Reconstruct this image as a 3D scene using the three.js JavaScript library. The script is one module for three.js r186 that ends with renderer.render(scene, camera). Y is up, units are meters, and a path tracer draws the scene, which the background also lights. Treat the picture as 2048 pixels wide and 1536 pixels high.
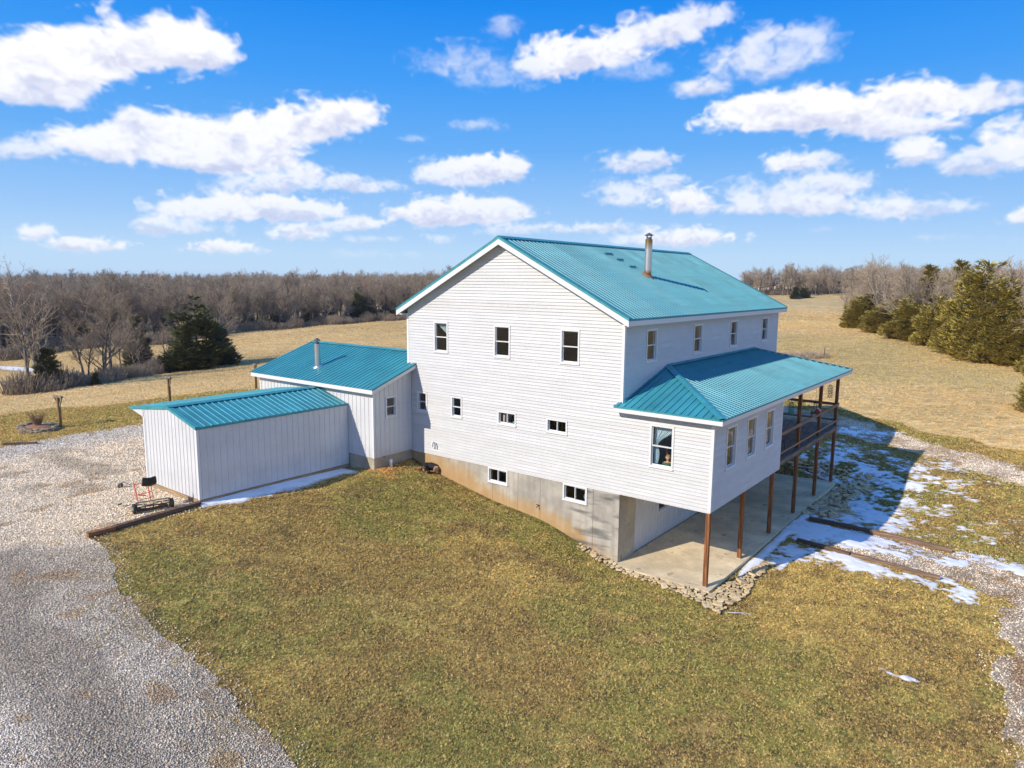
import * as THREE from 'three';
import { mergeGeometries } from 'three/addons/utils/BufferGeometryUtils.js';

// ---------------------------------------------------------------- camera, sky, sun, exposure
const scene = new THREE.Scene();
const camera = new THREE.PerspectiveCamera(57.14, 4 / 3, 0.1, 6000);
camera.position.set(22.791, 7.553, 21.845);
camera.lookAt(22.791 - 0.606 * 10, 7.553 - 1.4449, 21.845 - 0.782 * 10);
camera.rotateZ(0.009);
const renderer = new THREE.WebGLRenderer({ antialias: true });
renderer.setSize(1024, 768);
renderer.toneMapping = THREE.LinearToneMapping;
renderer.toneMappingExposure = 1.25;
renderer.shadowMap.enabled = true;
const sun = new THREE.DirectionalLight(new THREE.Color(1.0, 0.90, 0.765), 4.2);
const sunDir = new THREE.Vector3(-0.266, 0.545, 0.795).normalize();
sun.position.copy(sunDir).multiplyScalar(120);
sun.target.position.set(0, 0, 0);
sun.castShadow = true;
sun.shadow.radius = 1;
Object.assign(sun.shadow.camera, { left: -90, right: 90, top: 90, bottom: -90, near: 1, far: 400 });
scene.add(sun, sun.target);

// ---------------------------------------------------------------- random numbers and noise (seeded)
function rng(seed) { let a = seed >>> 0; return () => { a = (a + 0x6D2B79F5) | 0; let t = Math.imul(a ^ (a >>> 15), 1 | a); t = (t + Math.imul(t ^ (t >>> 7), 61 | t)) ^ t; return ((t ^ (t >>> 14)) >>> 0) / 4294967296; }; }
const clamp = (x, a = 0, b = 1) => x < a ? a : x > b ? b : x;
const lerp = (a, b, t) => a + (b - a) * t;
const sstep = (a, b, x) => { const t = clamp((x - a) / (b - a)); return t * t * (3 - 2 * t); };
function h2(ix, iy) { let h = Math.imul(ix, 374761393) + Math.imul(iy, 668265263); h = Math.imul(h ^ (h >>> 13), 1274126177); return ((h ^ (h >>> 16)) >>> 0) / 4294967296; }
function vn(x, y, px = 0, py = 0) {          // value noise, optional period
  let ix = Math.floor(x), iy = Math.floor(y); const fx = x - ix, fy = y - iy;
  let jx = ix + 1, jy = iy + 1;
  if (px) { ix = ((ix % px) + px) % px; jx = ((jx % px) + px) % px; }
  if (py) { iy = ((iy % py) + py) % py; jy = ((jy % py) + py) % py; }
  const u = fx * fx * fx * (fx * (fx * 6 - 15) + 10), v = fy * fy * fy * (fy * (fy * 6 - 15) + 10);
  const a = h2(ix, iy), b = h2(jx, iy), c = h2(ix, jy), d = h2(jx, jy);
  return a + (b - a) * u + (c - a) * v + (a - b - c + d) * u * v;
}
function fbm(x, y, o = 4, px = 0, py = 0) { let s = 0, a = 0.5, n = 0; for (let i = 0; i < o; i++) { s += a * vn(x + i * 17.3 * (px ? 0 : 1), y + i * 9.1 * (px ? 0 : 1), px, py); n += a; x *= 2; y *= 2; px *= 2; py *= 2; a *= 0.5; } return s / n; }

// ---------------------------------------------------------------- the sky: air and fair-weather clouds, all the way round
const cloudBank = [[[-160.95,12.68,4.07,1.83,1],[-158.09,13.98,3.73,1.8,1],[-154.48,15.24,3.98,1.89,1],[-151.32,15.8,2.74,1.7,1],[-149.72,15.37,1.66,1.27,0.9],[-162.1,11.49,3.97,0.83,0.9]],[[-153.25,9.92,3.5,1.33,1],[-156.4,8.92,3.62,1.1,1],[-155.07,10.66,1.39,0.96,0.9],[-148.3,10.09,5.13,1.71,1],[-143.32,11.46,3.97,1.56,1],[-140.0,12.35,2.15,1.11,1],[-149.39,8.65,4.74,0.97,1],[-150.08,8.26,2.69,0.69,0.9]],[[-161.02,8.31,1.64,0.62,0.75],[-162.13,7.79,1.61,0.44,0.6]],[[-145.62,7.21,3.22,0.86,0.8],[-143.43,7.93,1.24,0.65,0.8],[-148.46,6.61,2.08,0.49,0.6]],[[-147.12,5.24,5.29,0.86,1],[-151.26,4.7,2.67,0.63,0.9],[-154.25,3.63,1.34,0.56,0.9],[-144.26,4.98,2.91,0.59,0.8],[-152.31,3.6,2.97,0.49,0.6]],[[-139.75,7.17,3.02,0.59,0.75],[-140.86,7.49,1.12,0.51,0.7]],[[-132.02,8.3,2.93,0.89,0.9],[-130.07,8.71,2.35,0.89,1],[-127.71,8.55,1.18,0.81,0.9],[-133.59,7.79,1.95,0.45,0.7]],[[-131.64,5.29,4.33,1.0,1],[-134.39,4.98,2.74,0.77,1],[-128.87,5.59,2.38,0.69,0.9]],[[-139.81,4.33,1.91,0.53,0.9],[-144.31,3.5,1.76,0.56,0.9],[-142.08,3.93,1.87,0.38,0.6]],[[-161.29,2.86,1.06,0.43,0.9]],[[-158.33,2.18,2.13,0.41,1],[-159.5,2.21,0.98,0.44,0.9]],[[-149.69,2.29,2.27,0.47,1]],[[-139.84,3.04,1.14,0.3,0.45],[-133.62,3.22,1.38,0.39,0.5],[-138.3,3.14,1.55,0.23,0.4],[-128.86,3.9,2.39,0.39,0.5],[-125.28,4.08,2.77,0.39,0.6],[-120.55,4.21,2.73,0.46,0.7]],[[-123.94,16.34,3.82,1.41,0.95],[-120.54,16.94,4.52,1.25,0.95],[-116.48,18.07,4.04,1.21,0.85],[-113.62,18.84,2.15,0.88,0.7],[-126.62,15.67,1.93,0.88,0.7],[-118.23,15.53,3.36,0.67,0.35]],[[-131.62,15.94,4.21,1.35,0.38],[-128.57,18.64,1.53,0.97,0.35],[-129.31,14.8,3.08,0.69,0.3]],[[-109.6,16.02,3.8,1.6,0.7],[-106.94,16.73,2.67,1.25,0.55],[-111.63,14.87,2.84,0.98,0.55],[-113.75,14.16,2.18,0.67,0.75],[-107.53,15.53,2.7,1.12,0.5]],[[-110.1,12.61,2.46,1.01,1],[-107.01,12.74,2.71,1.12,1],[-107.96,11.64,5.16,0.95,1],[-103.33,11.8,4.5,1.47,1],[-99.37,12.38,2.7,1.25,1],[-96.17,11.88,2.53,1.1,0.95],[-94.84,12.32,1.36,0.59,0.7],[-100.12,10.57,4.58,0.71,0.9],[-93.44,11.55,1.05,0.36,0.6]],[[-130.85,11.79,2.33,0.5,0.35],[-135.5,10.67,1.15,0.28,0.3]],[[-118.38,9.06,3.24,0.88,0.75],[-116.87,9.28,1.89,0.65,0.7]],[[-117.93,7.03,3.06,0.74,0.7],[-119.06,6.29,1.73,0.6,0.7],[-116.05,7.74,1.51,0.44,0.6]],[[-114.3,6.12,2.05,0.88,1]],[[-106.4,8.66,2.04,0.69,0.95],[-104.42,8.89,1.16,0.54,0.6]],[[-106.95,6.41,4.13,1.14,0.75],[-104.29,7.07,2.64,0.69,0.8],[-104.86,5.63,2.68,0.63,0.95],[-109.35,5.58,2.14,0.58,0.8]],[[-99.7,5.27,2.46,0.74,0.85],[-96.71,5.15,1.74,0.46,0.6]],[[-98.78,8.85,1.79,0.78,0.95],[-94.72,8.06,2.48,0.88,0.8],[-93.42,8.56,1.34,0.8,0.9],[-96.09,7.85,1.7,0.57,0.6],[-94.85,9.46,0.66,0.43,0.7]],[[-92.9,4.31,0.8,0.38,0.9]],[[-114.37,3.42,3.38,0.64,1],[-118.57,3.24,2.33,0.39,0.6]],[[-139.86,1.96,2.29,0.31,0.25],[-135.6,1.95,1.18,0.28,0.25],[-97.13,3.18,2.06,0.24,0.25],[-104.75,3.93,1.01,0.18,0.2]]];
function makeSky() {
  const SW = 4096, SH = 2048, data = new Float32Array(SW * SH * 4);
  const stops = [[-90, 0.42, 0.66, 0.90], [0, 0.55, 0.735, 0.93], [2, 0.49, 0.695, 0.92], [5, 0.33, 0.57, 0.92], [10, 0.14, 0.42, 0.90], [15, 0.055, 0.33, 0.89], [20, 0.014, 0.25, 0.84], [35, 0.03, 0.245, 0.80], [90, 0.04, 0.22, 0.70]];
  for (let j = 0; j < SH; j++) {
    const el = ((j + 0.5) / SH - 0.5) * 180;
    let k = 0; while (k < stops.length - 2 && stops[k + 1][0] < el) k++;
    const a = stops[k], b = stops[k + 1], t = clamp((el - a[0]) / (b[0] - a[0]));
    for (let i = 0; i < SW; i++) { const o = (j * SW + i) * 4; data[o] = lerp(a[1], b[1], t); data[o + 1] = lerp(a[2], b[2], t); data[o + 2] = lerp(a[3], b[3], t); data[o + 3] = 1; }
  }
  const R = rng(77);
  const put = (cloud, seed) => {
    let a0 = 1e9, a1 = -1e9, e0 = 1e9, e1 = -1e9, ry = 0, dmax = 0, rsum = 0;
    for (const [a, e, rx, r, d] of cloud) { a0 = Math.min(a0, a - rx * 1.7); a1 = Math.max(a1, a + rx * 1.7); e0 = Math.min(e0, e - r * 1.7); e1 = Math.max(e1, e + r * 1.9); ry = Math.max(ry, r); dmax = Math.max(dmax, d); rsum += d; }
    const base = Math.min(...cloud.map(c => c[1] - c[3])), topEl = Math.max(...cloud.map(c => c[1] + c[3]));
    const f = 1.35 / (0.35 + ry * 0.65), j0 = Math.max(SH / 2, Math.floor((e0 / 180 + 0.5) * SH)), j1 = Math.min(SH - 1, Math.ceil((e1 / 180 + 0.5) * SH));
    const i0 = Math.floor((a0 / 360 + 0.5) * SW), i1 = Math.ceil((a1 / 360 + 0.5) * SW);
    for (let j = j0; j <= j1; j++) {
      const el = ((j + 0.5) / SH - 0.5) * 180;
      for (let ii = i0; ii <= i1; ii++) {
        const az = ((ii + 0.5) / SW - 0.5) * 360;
        let V = 0, D = 0, wsum = 0, up = 0;
        for (const [a, e, rx, r, d] of cloud) {
          const dx = (az - a) / rx, dy = (el - e) / (el < e ? r * 0.86 : r * 1.08), q = 1 - (dx * dx + dy * dy) / 1.75;
          if (q > 0) { const w = q * q; V += w * 1.25; D += w * d; wsum += w; up += w * (el - e) / r; }
        }
        if (V <= 0) continue;
        D /= wsum; up /= wsum;
        const x = az * f * 0.8 + seed * 31.7, y = el * f * 1.25 + seed * 11.3;
        const wx = fbm(x * 0.7 + 5.2, y * 0.7 + 1.3, 3) - 0.5, wy = fbm(x * 0.7 + 9.7, y * 0.7 + 7.1, 3) - 0.5;
        const n = fbm(x + wx * 1.5, y + wy * 1.5, 6), n1 = fbm(x * 3.1 + wx * 2.5, y * 3.1 + wy * 2.5, 4);
        const soft = lerp(0.68, 0.35, D * D);
        const v = Math.min(V, 1.15) * (0.55 + 0.45 * D) + (n - 0.5) * 1.35 + (n1 - 0.5) * 0.50 - 0.06;
        let al = sstep(0, soft * 2.1, v) * (D < 0.5 ? D * 1.3 : 0.25 + 0.75 * D);
        if (al <= 0.002) continue;
        const core = clamp(v * 0.9);
        let lit = sstep(-0.95, 0.45, up + (n1 - 0.5) * 1.0 + (n - 0.5) * 1.1 + wy * 1.2);
        lit = lerp(1, lit, clamp(0.25 + core * 0.9));
        const o = (j * SW + ((ii % SW) + SW) % SW) * 4;
        const air = clamp(0.34 - el * 0.025, 0, 0.34);
        const c = [lerp(0.60, 0.985, lit), lerp(0.635, 0.985, lit), lerp(0.83, 1.03, lit)];
        for (let k = 0; k < 3; k++) data[o + k] = lerp(data[o + k], lerp(c[k], data[o + k], air * 0.6), al);
      }
    }
  };
  for (const c of cloudBank) for (const b of c) if (b[1] < 9) { b[2] *= 1.2; b[3] *= 1.25; }
  cloudBank.forEach((c, i) => put(c, i + 1));
  for (let s = 1; s < 5; s++) cloudBank.forEach((c, i) => {       // the same kind of cloud field in every other direction
    const cx = -127.8, off = s * 72 + (R() - 0.5) * 14, m = R() < 0.5 ? -1 : 1, de = (R() - 0.5) * 1.2, sc = 0.85 + R() * 0.3;
    put(c.map(([a, e, rx, r, d]) => [((cx + (a - cx) * m + off + 180) % 360) - 180, Math.max(0.8, e + de), rx * sc, r * sc, d]), i + 40 * s);
  });
  for (let k = 0; k < 46; k++) {                                    // and overhead
    const a = -180 + 360 * R(), e = 24 + 50 * R() * R() + 6 * R(), s = 1 / Math.cos(e * Math.PI / 180), d = 0.5 + 0.5 * R(), c = [];
    for (let q = 0; q < 4; q++) c.push([a + (R() - 0.5) * 9 * s, e + (R() - 0.5) * 2.6, (2.5 + 2.5 * R()) * s, 1.1 + 1.2 * R(), d]);
    put(c, 300 + k);
  }
  for (let i = 0; i < data.length; i++) if (i % 4 !== 3) data[i] *= 0.84;
  const t = new THREE.DataTexture(data, SW, SH, THREE.RGBAFormat, THREE.FloatType);
  t.mapping = THREE.EquirectangularReflectionMapping; t.magFilter = THREE.LinearFilter; t.minFilter = THREE.LinearFilter; t.needsUpdate = true;
  return t;
}
scene.background = makeSky();
scene.environment = scene.background;
scene.backgroundIntensity = 1; scene.environmentIntensity = 1;

// ---------------------------------------------------------------- helpers
const used = new Map();
function numbered(name) { const n = used.get(name) || 0; used.set(name, n + 1); return n ? name + '_' + String(n).padStart(3, '0') : name; }
function tag(o, label, category, group, kind) { o.userData.label = label; o.userData.category = category; if (group) o.userData.group = group; if (kind) o.userData.kind = kind; return o; }
function thing(name, label, category, pos = [0, 0, 0], turn = 0, group) { const g = new THREE.Group(); g.name = numbered(name); g.position.set(...pos); g.rotation.y = turn; scene.add(g); return tag(g, label, category, group); }
function copyOf(o, pos, turn, label) { const c = o.clone(); c.name = numbered(o.name.replace(/_\d+$/, '')); c.userData = { ...o.userData }; if (label) c.userData.label = label; c.position.set(...pos); c.rotation.y = turn; scene.add(c); return c; }
function mesh(name, geo, mat, parent = scene, top = false) { const m = new THREE.Mesh(geo, mat); m.name = top || parent === scene ? numbered(name) : name; m.castShadow = m.receiveShadow = true; parent.add(m); return m; }
function struct(name, geo, mat, label, category) { const m = mesh(name, geo, mat); tag(m, label, category, null, 'structure'); return m; }

class MB {                                    // collects faces; uv in metres by the face's main direction
  constructor() { this.p = []; this.c = null; }
  tri(a, b, c) { this.p.push(...a, ...b, ...c); return this; }
  quad(a, b, c, d) { this.tri(a, b, c); this.tri(a, c, d); return this; }
  box(x0, x1, y0, y1, z0, z1) {
    const v = [[x0, y0, z0], [x1, y0, z0], [x1, y1, z0], [x0, y1, z0], [x0, y0, z1], [x1, y0, z1], [x1, y1, z1], [x0, y1, z1]];
    return this.hex(v);
  }
  hex(v) { for (const [a, b, c, d] of [[4, 5, 6, 7], [1, 0, 3, 2], [5, 1, 2, 6], [0, 4, 7, 3], [7, 6, 2, 3], [0, 1, 5, 4]]) this.quad(v[a], v[b], v[c], v[d]); return this; }
  bar(a, b, w, h, up = [0, 1, 0]) {           // a box of width w (sideways) and height h along a-b
    const A = new THREE.Vector3(...a), B = new THREE.Vector3(...b), d = B.clone().sub(A).normalize(); let u = new THREE.Vector3(...up);
    if (Math.abs(d.dot(u)) > 0.98) u = new THREE.Vector3(1, 0, 0);
    const s = d.clone().cross(u).normalize(), n = s.clone().cross(d).normalize();
    const c = (P, i, j) => P.clone().addScaledVector(s, i * w / 2).addScaledVector(n, j * h / 2).toArray();
    return this.hex([c(A, -1, -1), c(B, -1, -1), c(B, -1, 1), c(A, -1, 1), c(A, 1, -1), c(B, 1, -1), c(B, 1, 1), c(A, 1, 1)]);
  }
  tube(pts, r, n = 8, close = true) {
    const R = typeof r === 'function' ? r : () => r, rings = [];
    pts = pts.map(p => new THREE.Vector3(...p));
    let u = null;
    pts.forEach((p, i) => {
      const d = (pts[i + 1] || p).clone().sub(pts[i - 1] || p).normalize();
      if (!u) { u = Math.abs(d.y) < 0.9 ? new THREE.Vector3(0, 1, 0) : new THREE.Vector3(1, 0, 0); }
      const s = d.clone().cross(u).normalize(), w = s.clone().cross(d).normalize(); u = w;
      const rr = R(i / (pts.length - 1)), ring = [];
      for (let k = 0; k < n; k++) { const a = k / n * Math.PI * 2; ring.push(p.clone().addScaledVector(s, Math.cos(a) * rr).addScaledVector(w, Math.sin(a) * rr).toArray()); }
      rings.push(ring);
    });
    for (let i = 0; i + 1 < rings.length; i++) for (let k = 0; k < n; k++) this.quad(rings[i][k], rings[i][(k + 1) % n], rings[i + 1][(k + 1) % n], rings[i + 1][k]);
    if (close) for (const e of [0, rings.length - 1]) for (let k = 1; k + 1 < n; k++) this.tri(rings[e][0], rings[e][k], rings[e][k + 1]);
    return this;
  }
  lathe(pts, n = 16, c = [0, 0, 0]) {          // pts [r, y]
    const v = (r, y, k) => { const a = k / n * Math.PI * 2; return [c[0] + r * Math.cos(a), c[1] + y, c[2] + r * Math.sin(a)]; };
    for (let i = 0; i + 1 < pts.length; i++) for (let k = 0; k < n; k++) this.quad(v(...pts[i], k), v(...pts[i + 1], k), v(...pts[i + 1], k + 1), v(...pts[i], k + 1));
    return this;
  }
  geo(smooth = 0) {
    const g = new THREE.BufferGeometry(), p = new Float32Array(this.p), uv = new Float32Array(p.length / 3 * 2);
    for (let i = 0; i < p.length; i += 9) {
      const ax = p[i + 3] - p[i], ay = p[i + 4] - p[i + 1], az = p[i + 5] - p[i + 2], bx = p[i + 6] - p[i], by = p[i + 7] - p[i + 1], bz = p[i + 8] - p[i + 2];
      const nx = Math.abs(ay * bz - az * by), ny = Math.abs(az * bx - ax * bz), nz = Math.abs(ax * by - ay * bx);
      for (let k = 0; k < 3; k++) { const o = i + k * 3, u = (i / 3 + k) * 2; if (ny >= nx && ny >= nz) { uv[u] = p[o]; uv[u + 1] = p[o + 2]; } else if (nx >= nz) { uv[u] = p[o + 2]; uv[u + 1] = p[o + 1]; } else { uv[u] = p[o]; uv[u + 1] = p[o + 1]; } }
    }
    g.setAttribute('position', new THREE.BufferAttribute(p, 3)); g.setAttribute('uv', new THREE.BufferAttribute(uv, 2));
    if (this.c) g.setAttribute('color', new THREE.BufferAttribute(new Float32Array(this.c), 3));
    g.computeVertexNormals();
    if (smooth) smoothNormals(g, smooth);
    return g;
  }
}
function smoothNormals(g, cosLimit = 0.5) {
  const p = g.attributes.position, n = g.attributes.normal, m = new Map(), key = i => Math.round(p.getX(i) * 2e3) + ',' + Math.round(p.getY(i) * 2e3) + ',' + Math.round(p.getZ(i) * 2e3);
  for (let i = 0; i < p.count; i++) { const k = key(i); (m.get(k) || m.set(k, []).get(k)).push(i); }
  const src = n.array.slice();
  for (const l of m.values()) for (const i of l) { let x = 0, y = 0, z = 0; for (const j of l) { const d = src[i * 3] * src[j * 3] + src[i * 3 + 1] * src[j * 3 + 1] + src[i * 3 + 2] * src[j * 3 + 2]; if (d > cosLimit) { x += src[j * 3]; y += src[j * 3 + 1]; z += src[j * 3 + 2]; } } const q = Math.hypot(x, y, z) || 1; n.setXYZ(i, x / q, y / q, z / q); }
}
function texture(w, h, f, opts = {}) {          // f(u, v, i, j) -> [r, g, b] in 0..1 sRGB
  const d = new Uint8Array(w * h * 4);
  for (let j = 0; j < h; j++) for (let i = 0; i < w; i++) { const c = f(i / w, j / h, i, j), o = (j * w + i) * 4; d[o] = clamp(c[0]) * 255; d[o + 1] = clamp(c[1]) * 255; d[o + 2] = clamp(c[2]) * 255; d[o + 3] = 255; }
  const t = new THREE.DataTexture(d, w, h); t.wrapS = t.wrapT = THREE.RepeatWrapping; t.magFilter = THREE.LinearFilter; t.minFilter = THREE.LinearMipmapLinearFilter; t.generateMipmaps = true;
  if (!opts.linear) t.colorSpace = THREE.SRGBColorSpace;
  if (opts.size) t.repeat.set(1 / opts.size[0], 1 / opts.size[1]);
  t.needsUpdate = true; return t;
}
const lin = (r, g, b) => new THREE.Color().setRGB(r, g, b);
const std = (c, roughness = 0.8, more = {}) => new THREE.MeshStandardMaterial({ color: c, roughness, side: THREE.DoubleSide, ...more });

// ---------------------------------------------------------------- materials
const grain = (w, per, amt, o = 4) => (u, v) => { const n = fbm(u * per, v * per, o, per, per); return 1 - amt / 2 + (n - 0.5) * amt * 1.6; };
const gWhite = grain(0, 6, 0.10), gFine = grain(0, 32, 0.12, 3);
const texVinyl = texture(512, 512, (u, v) => { const k = 0.5 * gWhite(u, v) + 0.5 * (0.97 + 0.06 * (vn(u * 128, v * 64, 128, 64) - 0.5)); return [k, k, k]; }, { size: [5, 5] });
const texRoof = texture(512, 512, (u, v) => { const n = fbm(u * 7, v * 7, 5, 7, 7), s = fbm(u * 60, v * 5, 3, 60, 5); const k = 0.86 + 0.16 * (n - 0.5) + 0.14 * (s - 0.5); return [k, k, k]; }, { size: [6, 6] });
const texRough = texture(256, 256, (u, v) => { const n = fbm(u * 9, v * 9, 4, 9, 9); const k = 0.42 + 0.5 * (n - 0.5); return [k, k, k]; }, { linear: true, size: [3, 3] });
const texConcrete = texture(1024, 1024, (u, v) => { const n = fbm(u * 6, v * 6, 6, 6, 6), f = vn(u * 220, v * 220, 220, 220), s = fbm(u * 18, v * 18, 3, 18, 18); let k = 0.86 + 0.22 * (n - 0.5) + 0.07 * (f - 0.5) + 0.10 * (s - 0.5); if (s > 0.70) k -= 0.10 * (s - 0.70) / 0.1; return [k * 1.0, k * 0.955, k * 0.86]; }, { size: [5, 5] });
const texWood = texture(512, 512, (u, v) => { const n = fbm(u * 40, v * 3, 4, 40, 3), f = fbm(u * 120, v * 8, 2, 120, 8); const k = 0.62 + 0.55 * (n - 0.5) + 0.22 * (f - 0.5); return [k, k * 0.98, k * 0.96]; }, { size: [1, 2] });
const texWoodH = texture(512, 512, (u, v) => { const n = fbm(u * 3, v * 40, 4, 3, 40), f = fbm(u * 8, v * 120, 2, 8, 120); const k = 0.62 + 0.55 * (n - 0.5) + 0.22 * (f - 0.5); return [k, k * 0.98, k * 0.96]; }, { size: [2, 1] });
const texBark = texture(256, 256, (u, v) => { const n = fbm(u * 14, v * 5, 4, 14, 5); const k = 0.55 + 0.8 * (n - 0.5); return [k, k, k]; }, { size: [1, 1] });
const M = {
  vinyl: std(lin(0.605, 0.61, 0.615), 0.55, { map: texVinyl }),
  trim: std(lin(0.70, 0.70, 0.70), 0.45),
  fascia: std(lin(0.68, 0.68, 0.68), 0.4),
  soffit: std(lin(0.74, 0.74, 0.73), 0.6),
  frame: std(lin(0.68, 0.68, 0.68), 0.35),
  roof: std(lin(0.056, 0.362, 0.425), 0.50, { map: texRoof, roughnessMap: null }),
  roofDark: null,
  metalWall: std(lin(0.66, 0.67, 0.68), 0.38, { map: texVinyl }),
  concrete: std(lin(0.62, 0.60, 0.56), 0.9, { map: texConcrete }),
  slab: std(lin(0.98, 0.88, 0.70), 0.88, { map: texConcrete }),
  postWood: std(lin(0.66, 0.25, 0.07), 0.72, { map: texWood }),
  deckWood: std(lin(0.62, 0.40, 0.25), 0.85, { map: texWoodH }),
  deckFloor: std(lin(0.58, 0.52, 0.48), 0.85, { map: texWood }),
  paleWood: std(lin(0.85, 0.60, 0.33), 0.85, { map: texWoodH }),
  oldTimber: std(lin(0.30, 0.19, 0.12), 0.92, { map: texWoodH }),
  rustTimber: std(lin(0.55, 0.26, 0.11), 0.92, { map: texWoodH }),
  pipe: std(lin(0.62, 0.61, 0.60), 0.34, { metalness: 0.9 }),
  pipeCap: std(lin(0.13, 0.12, 0.12), 0.6, { metalness: 0.4 }),
  rust: std(lin(0.28, 0.15, 0.07), 0.85),
  glass: new THREE.MeshPhysicalMaterial({ color: lin(0.93, 0.95, 0.95), roughness: 0.02, transmission: 1, thickness: 0, ior: 1.52, side: THREE.DoubleSide }),
  interior: std(lin(0.40, 0.36, 0.30), 0.9), interiorFloor: std(lin(0.16, 0.10, 0.06), 0.7),
  black: std(lin(0.018, 0.018, 0.02), 0.5), blackMetal: std(lin(0.03, 0.03, 0.032), 0.45, { metalness: 0.5 }),
  snow: std(lin(1, 1, 1), 0.8, { vertexColors: true }),
};
const vinylTones = [0.605, 0.592, 0.618, 0.600].map((k, i) => { const m = M.vinyl.clone(); m.color.setRGB(k, k * (i === 1 ? 1.0 : 1.008), k * (i === 1 ? 0.99 : 1.014)); m.map = texVinyl.clone(); m.map.offset.set(i * 0.23, i * 0.41); m.map.needsUpdate = true; return m; });
const roofTones = [M.roof, [0.052, 0.350, 0.417, 0.52], [0.060, 0.372, 0.432, 0.47], [0.058, 0.353, 0.411, 0.50]].map((c, i) => { if (!i) return c; const m = M.roof.clone(); m.color.setRGB(c[0], c[1], c[2]); m.roughness = c[3]; m.map = texRoof.clone(); m.map.offset.set(i * 0.31, i * 0.17); m.map.needsUpdate = true; return m; });
// ---------------------------------------------------------------- terrain: a smooth surface through levelled points (x, z, y)
const levels = [[0.2,0.05,-0.42],[1.0,0.05,-0.7],[2.6,0.05,-1.0],[4.9,0.05,-1.45],[7.5,0.05,-1.78],[9.3,0.05,-2.3],[10.8,0.05,-2.7],[12.6,0.4,-2.72],[14.5,0.5,-2.72],[14.5,-5.0,-2.72],[14.5,-11.0,-2.72],[14.5,-16.6,-2.72],[12.0,-8.0,-2.72],[0.2,2.3,-0.5],[-1.4,2.3,-0.72],[-1.4,5.8,-0.68],[-1.4,9.2,-0.68],[-5.4,9.2,-0.68],[-5.4,3.0,-0.7],[-9.0,2.5,-0.75],[-9.0,-5.0,-0.8],[-4.0,-6.0,-0.9],[0.0,-8.0,-1.2],[0.0,-17.0,-1.8],[5.0,-8.0,-2.0],[5.0,-17.5,-2.0],[11.0,-17.5,-2.0],[14.3,-18.5,-2.1],[-1.22,13.05,-0.72],[-7.88,13.46,-0.72],[2.74,16.62,-1.0],[5.15,14.1,-1.1],[2.37,7.59,-1.0],[4.15,4.51,-1.45],[8.24,18.27,-1.35],[11.77,14.36,-2.0],[14.64,11.22,-2.5],[18.29,7.3,-3.1],[23.1,2.62,-3.6],[9.37,9.42,-1.75],[12.35,5.27,-2.45],[15.25,1.0,-2.8],[18.83,0.5,-3.05],[22.28,-2.74,-3.25],[20.19,-9.92,-2.95],[17.46,-8.33,-2.66],[22.56,-10.24,-2.95],[17.2,-24.44,-2.12],[15.09,-28.79,-1.72],[22.07,-21.09,-2.05],[20.39,-16.8,-2.45],[12.8,-25.16,-2.15],[22.8,21.8,-3.2],[30.0,30.0,-4.2],[10.0,30.0,-2.6],[-10.0,30.0,-1.2],[40.0,0.0,-4.0],[60.0,40.0,-6.0],[0.0,60.0,-3.0],[60.0,80.0,-7.0],[-60.0,60.0,-1.0],[11.04,-33.98,-0.937],[8.62,-44.91,-0.83],[0.37,-69.28,-0.481],[-16.92,-137.78,-0.147],[-38.92,-191.6,2.707],[-33.75,-234.39,4.958],[-4.24,-99.16,0.653],[8.81,-81.06,0.196],[16.45,-66.42,-0.362],[20.43,-60.54,-0.424],[21.23,-39.41,-0.504],[-49.29,-164.4,2.9],[-21.42,6.55,-0.933],[-20.57,9.73,-0.947],[-52.05,-2.58,-2.948],[-44.28,2.87,-2.743],[-57.67,-21.23,-2.996],[-62.75,-28.8,-2.978],[-102.6,-40.02,-3.456],[-106.67,-56.19,-2.668],[-99.5,-95.23,-1.518],[-107.31,-15.54,-5.372],[-109.29,-27.04,-4.081],[-23.86,-0.59,-0.513],[-62.04,-38.41,-2.429],[-57.54,-48.36,-2.095],[-29.4,-10.29,-0.916],[-587.14,112.0,-3.0],[-331.58,-22.71,-4.0],[-335.29,-83.84,-2.0],[-268.13,-136.07,-1.5],[-215.89,-202.3,0.0],[-133.81,-240.52,1.5],[-75.59,-324.2,5.0],[4.22,-283.83,5.0],[80.33,-304.6,3.0],[-812.74,-224.76,4.0],[-616.85,-377.08,3.0],[-420.97,-529.41,4.0],[-225.08,-681.73,10.0],[-29.2,-834.05,10.0],[265.49,-807.11,6.0],[1600.0,0.0,0.0],[1385.64,800.0,0.0],[800.0,1385.64,0.0],[0.0,1600.0,0.0],[-800.0,1385.64,0.0],[-1385.64,800.0,0.0],[-1600.0,0.0,0.0],[-1385.64,-800.0,6.0],[-800.0,-1385.64,6.0],[-0.0,-1600.0,6.0],[800.0,-1385.64,6.0],[1385.64,-800.0,0.0],[150.0,150.0,-4.0],[-150.0,150.0,-4.0],[200.0,0.0,-4.0],[0.0,250.0,-4.0],[-200.0,60.0,-4.0]];
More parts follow.
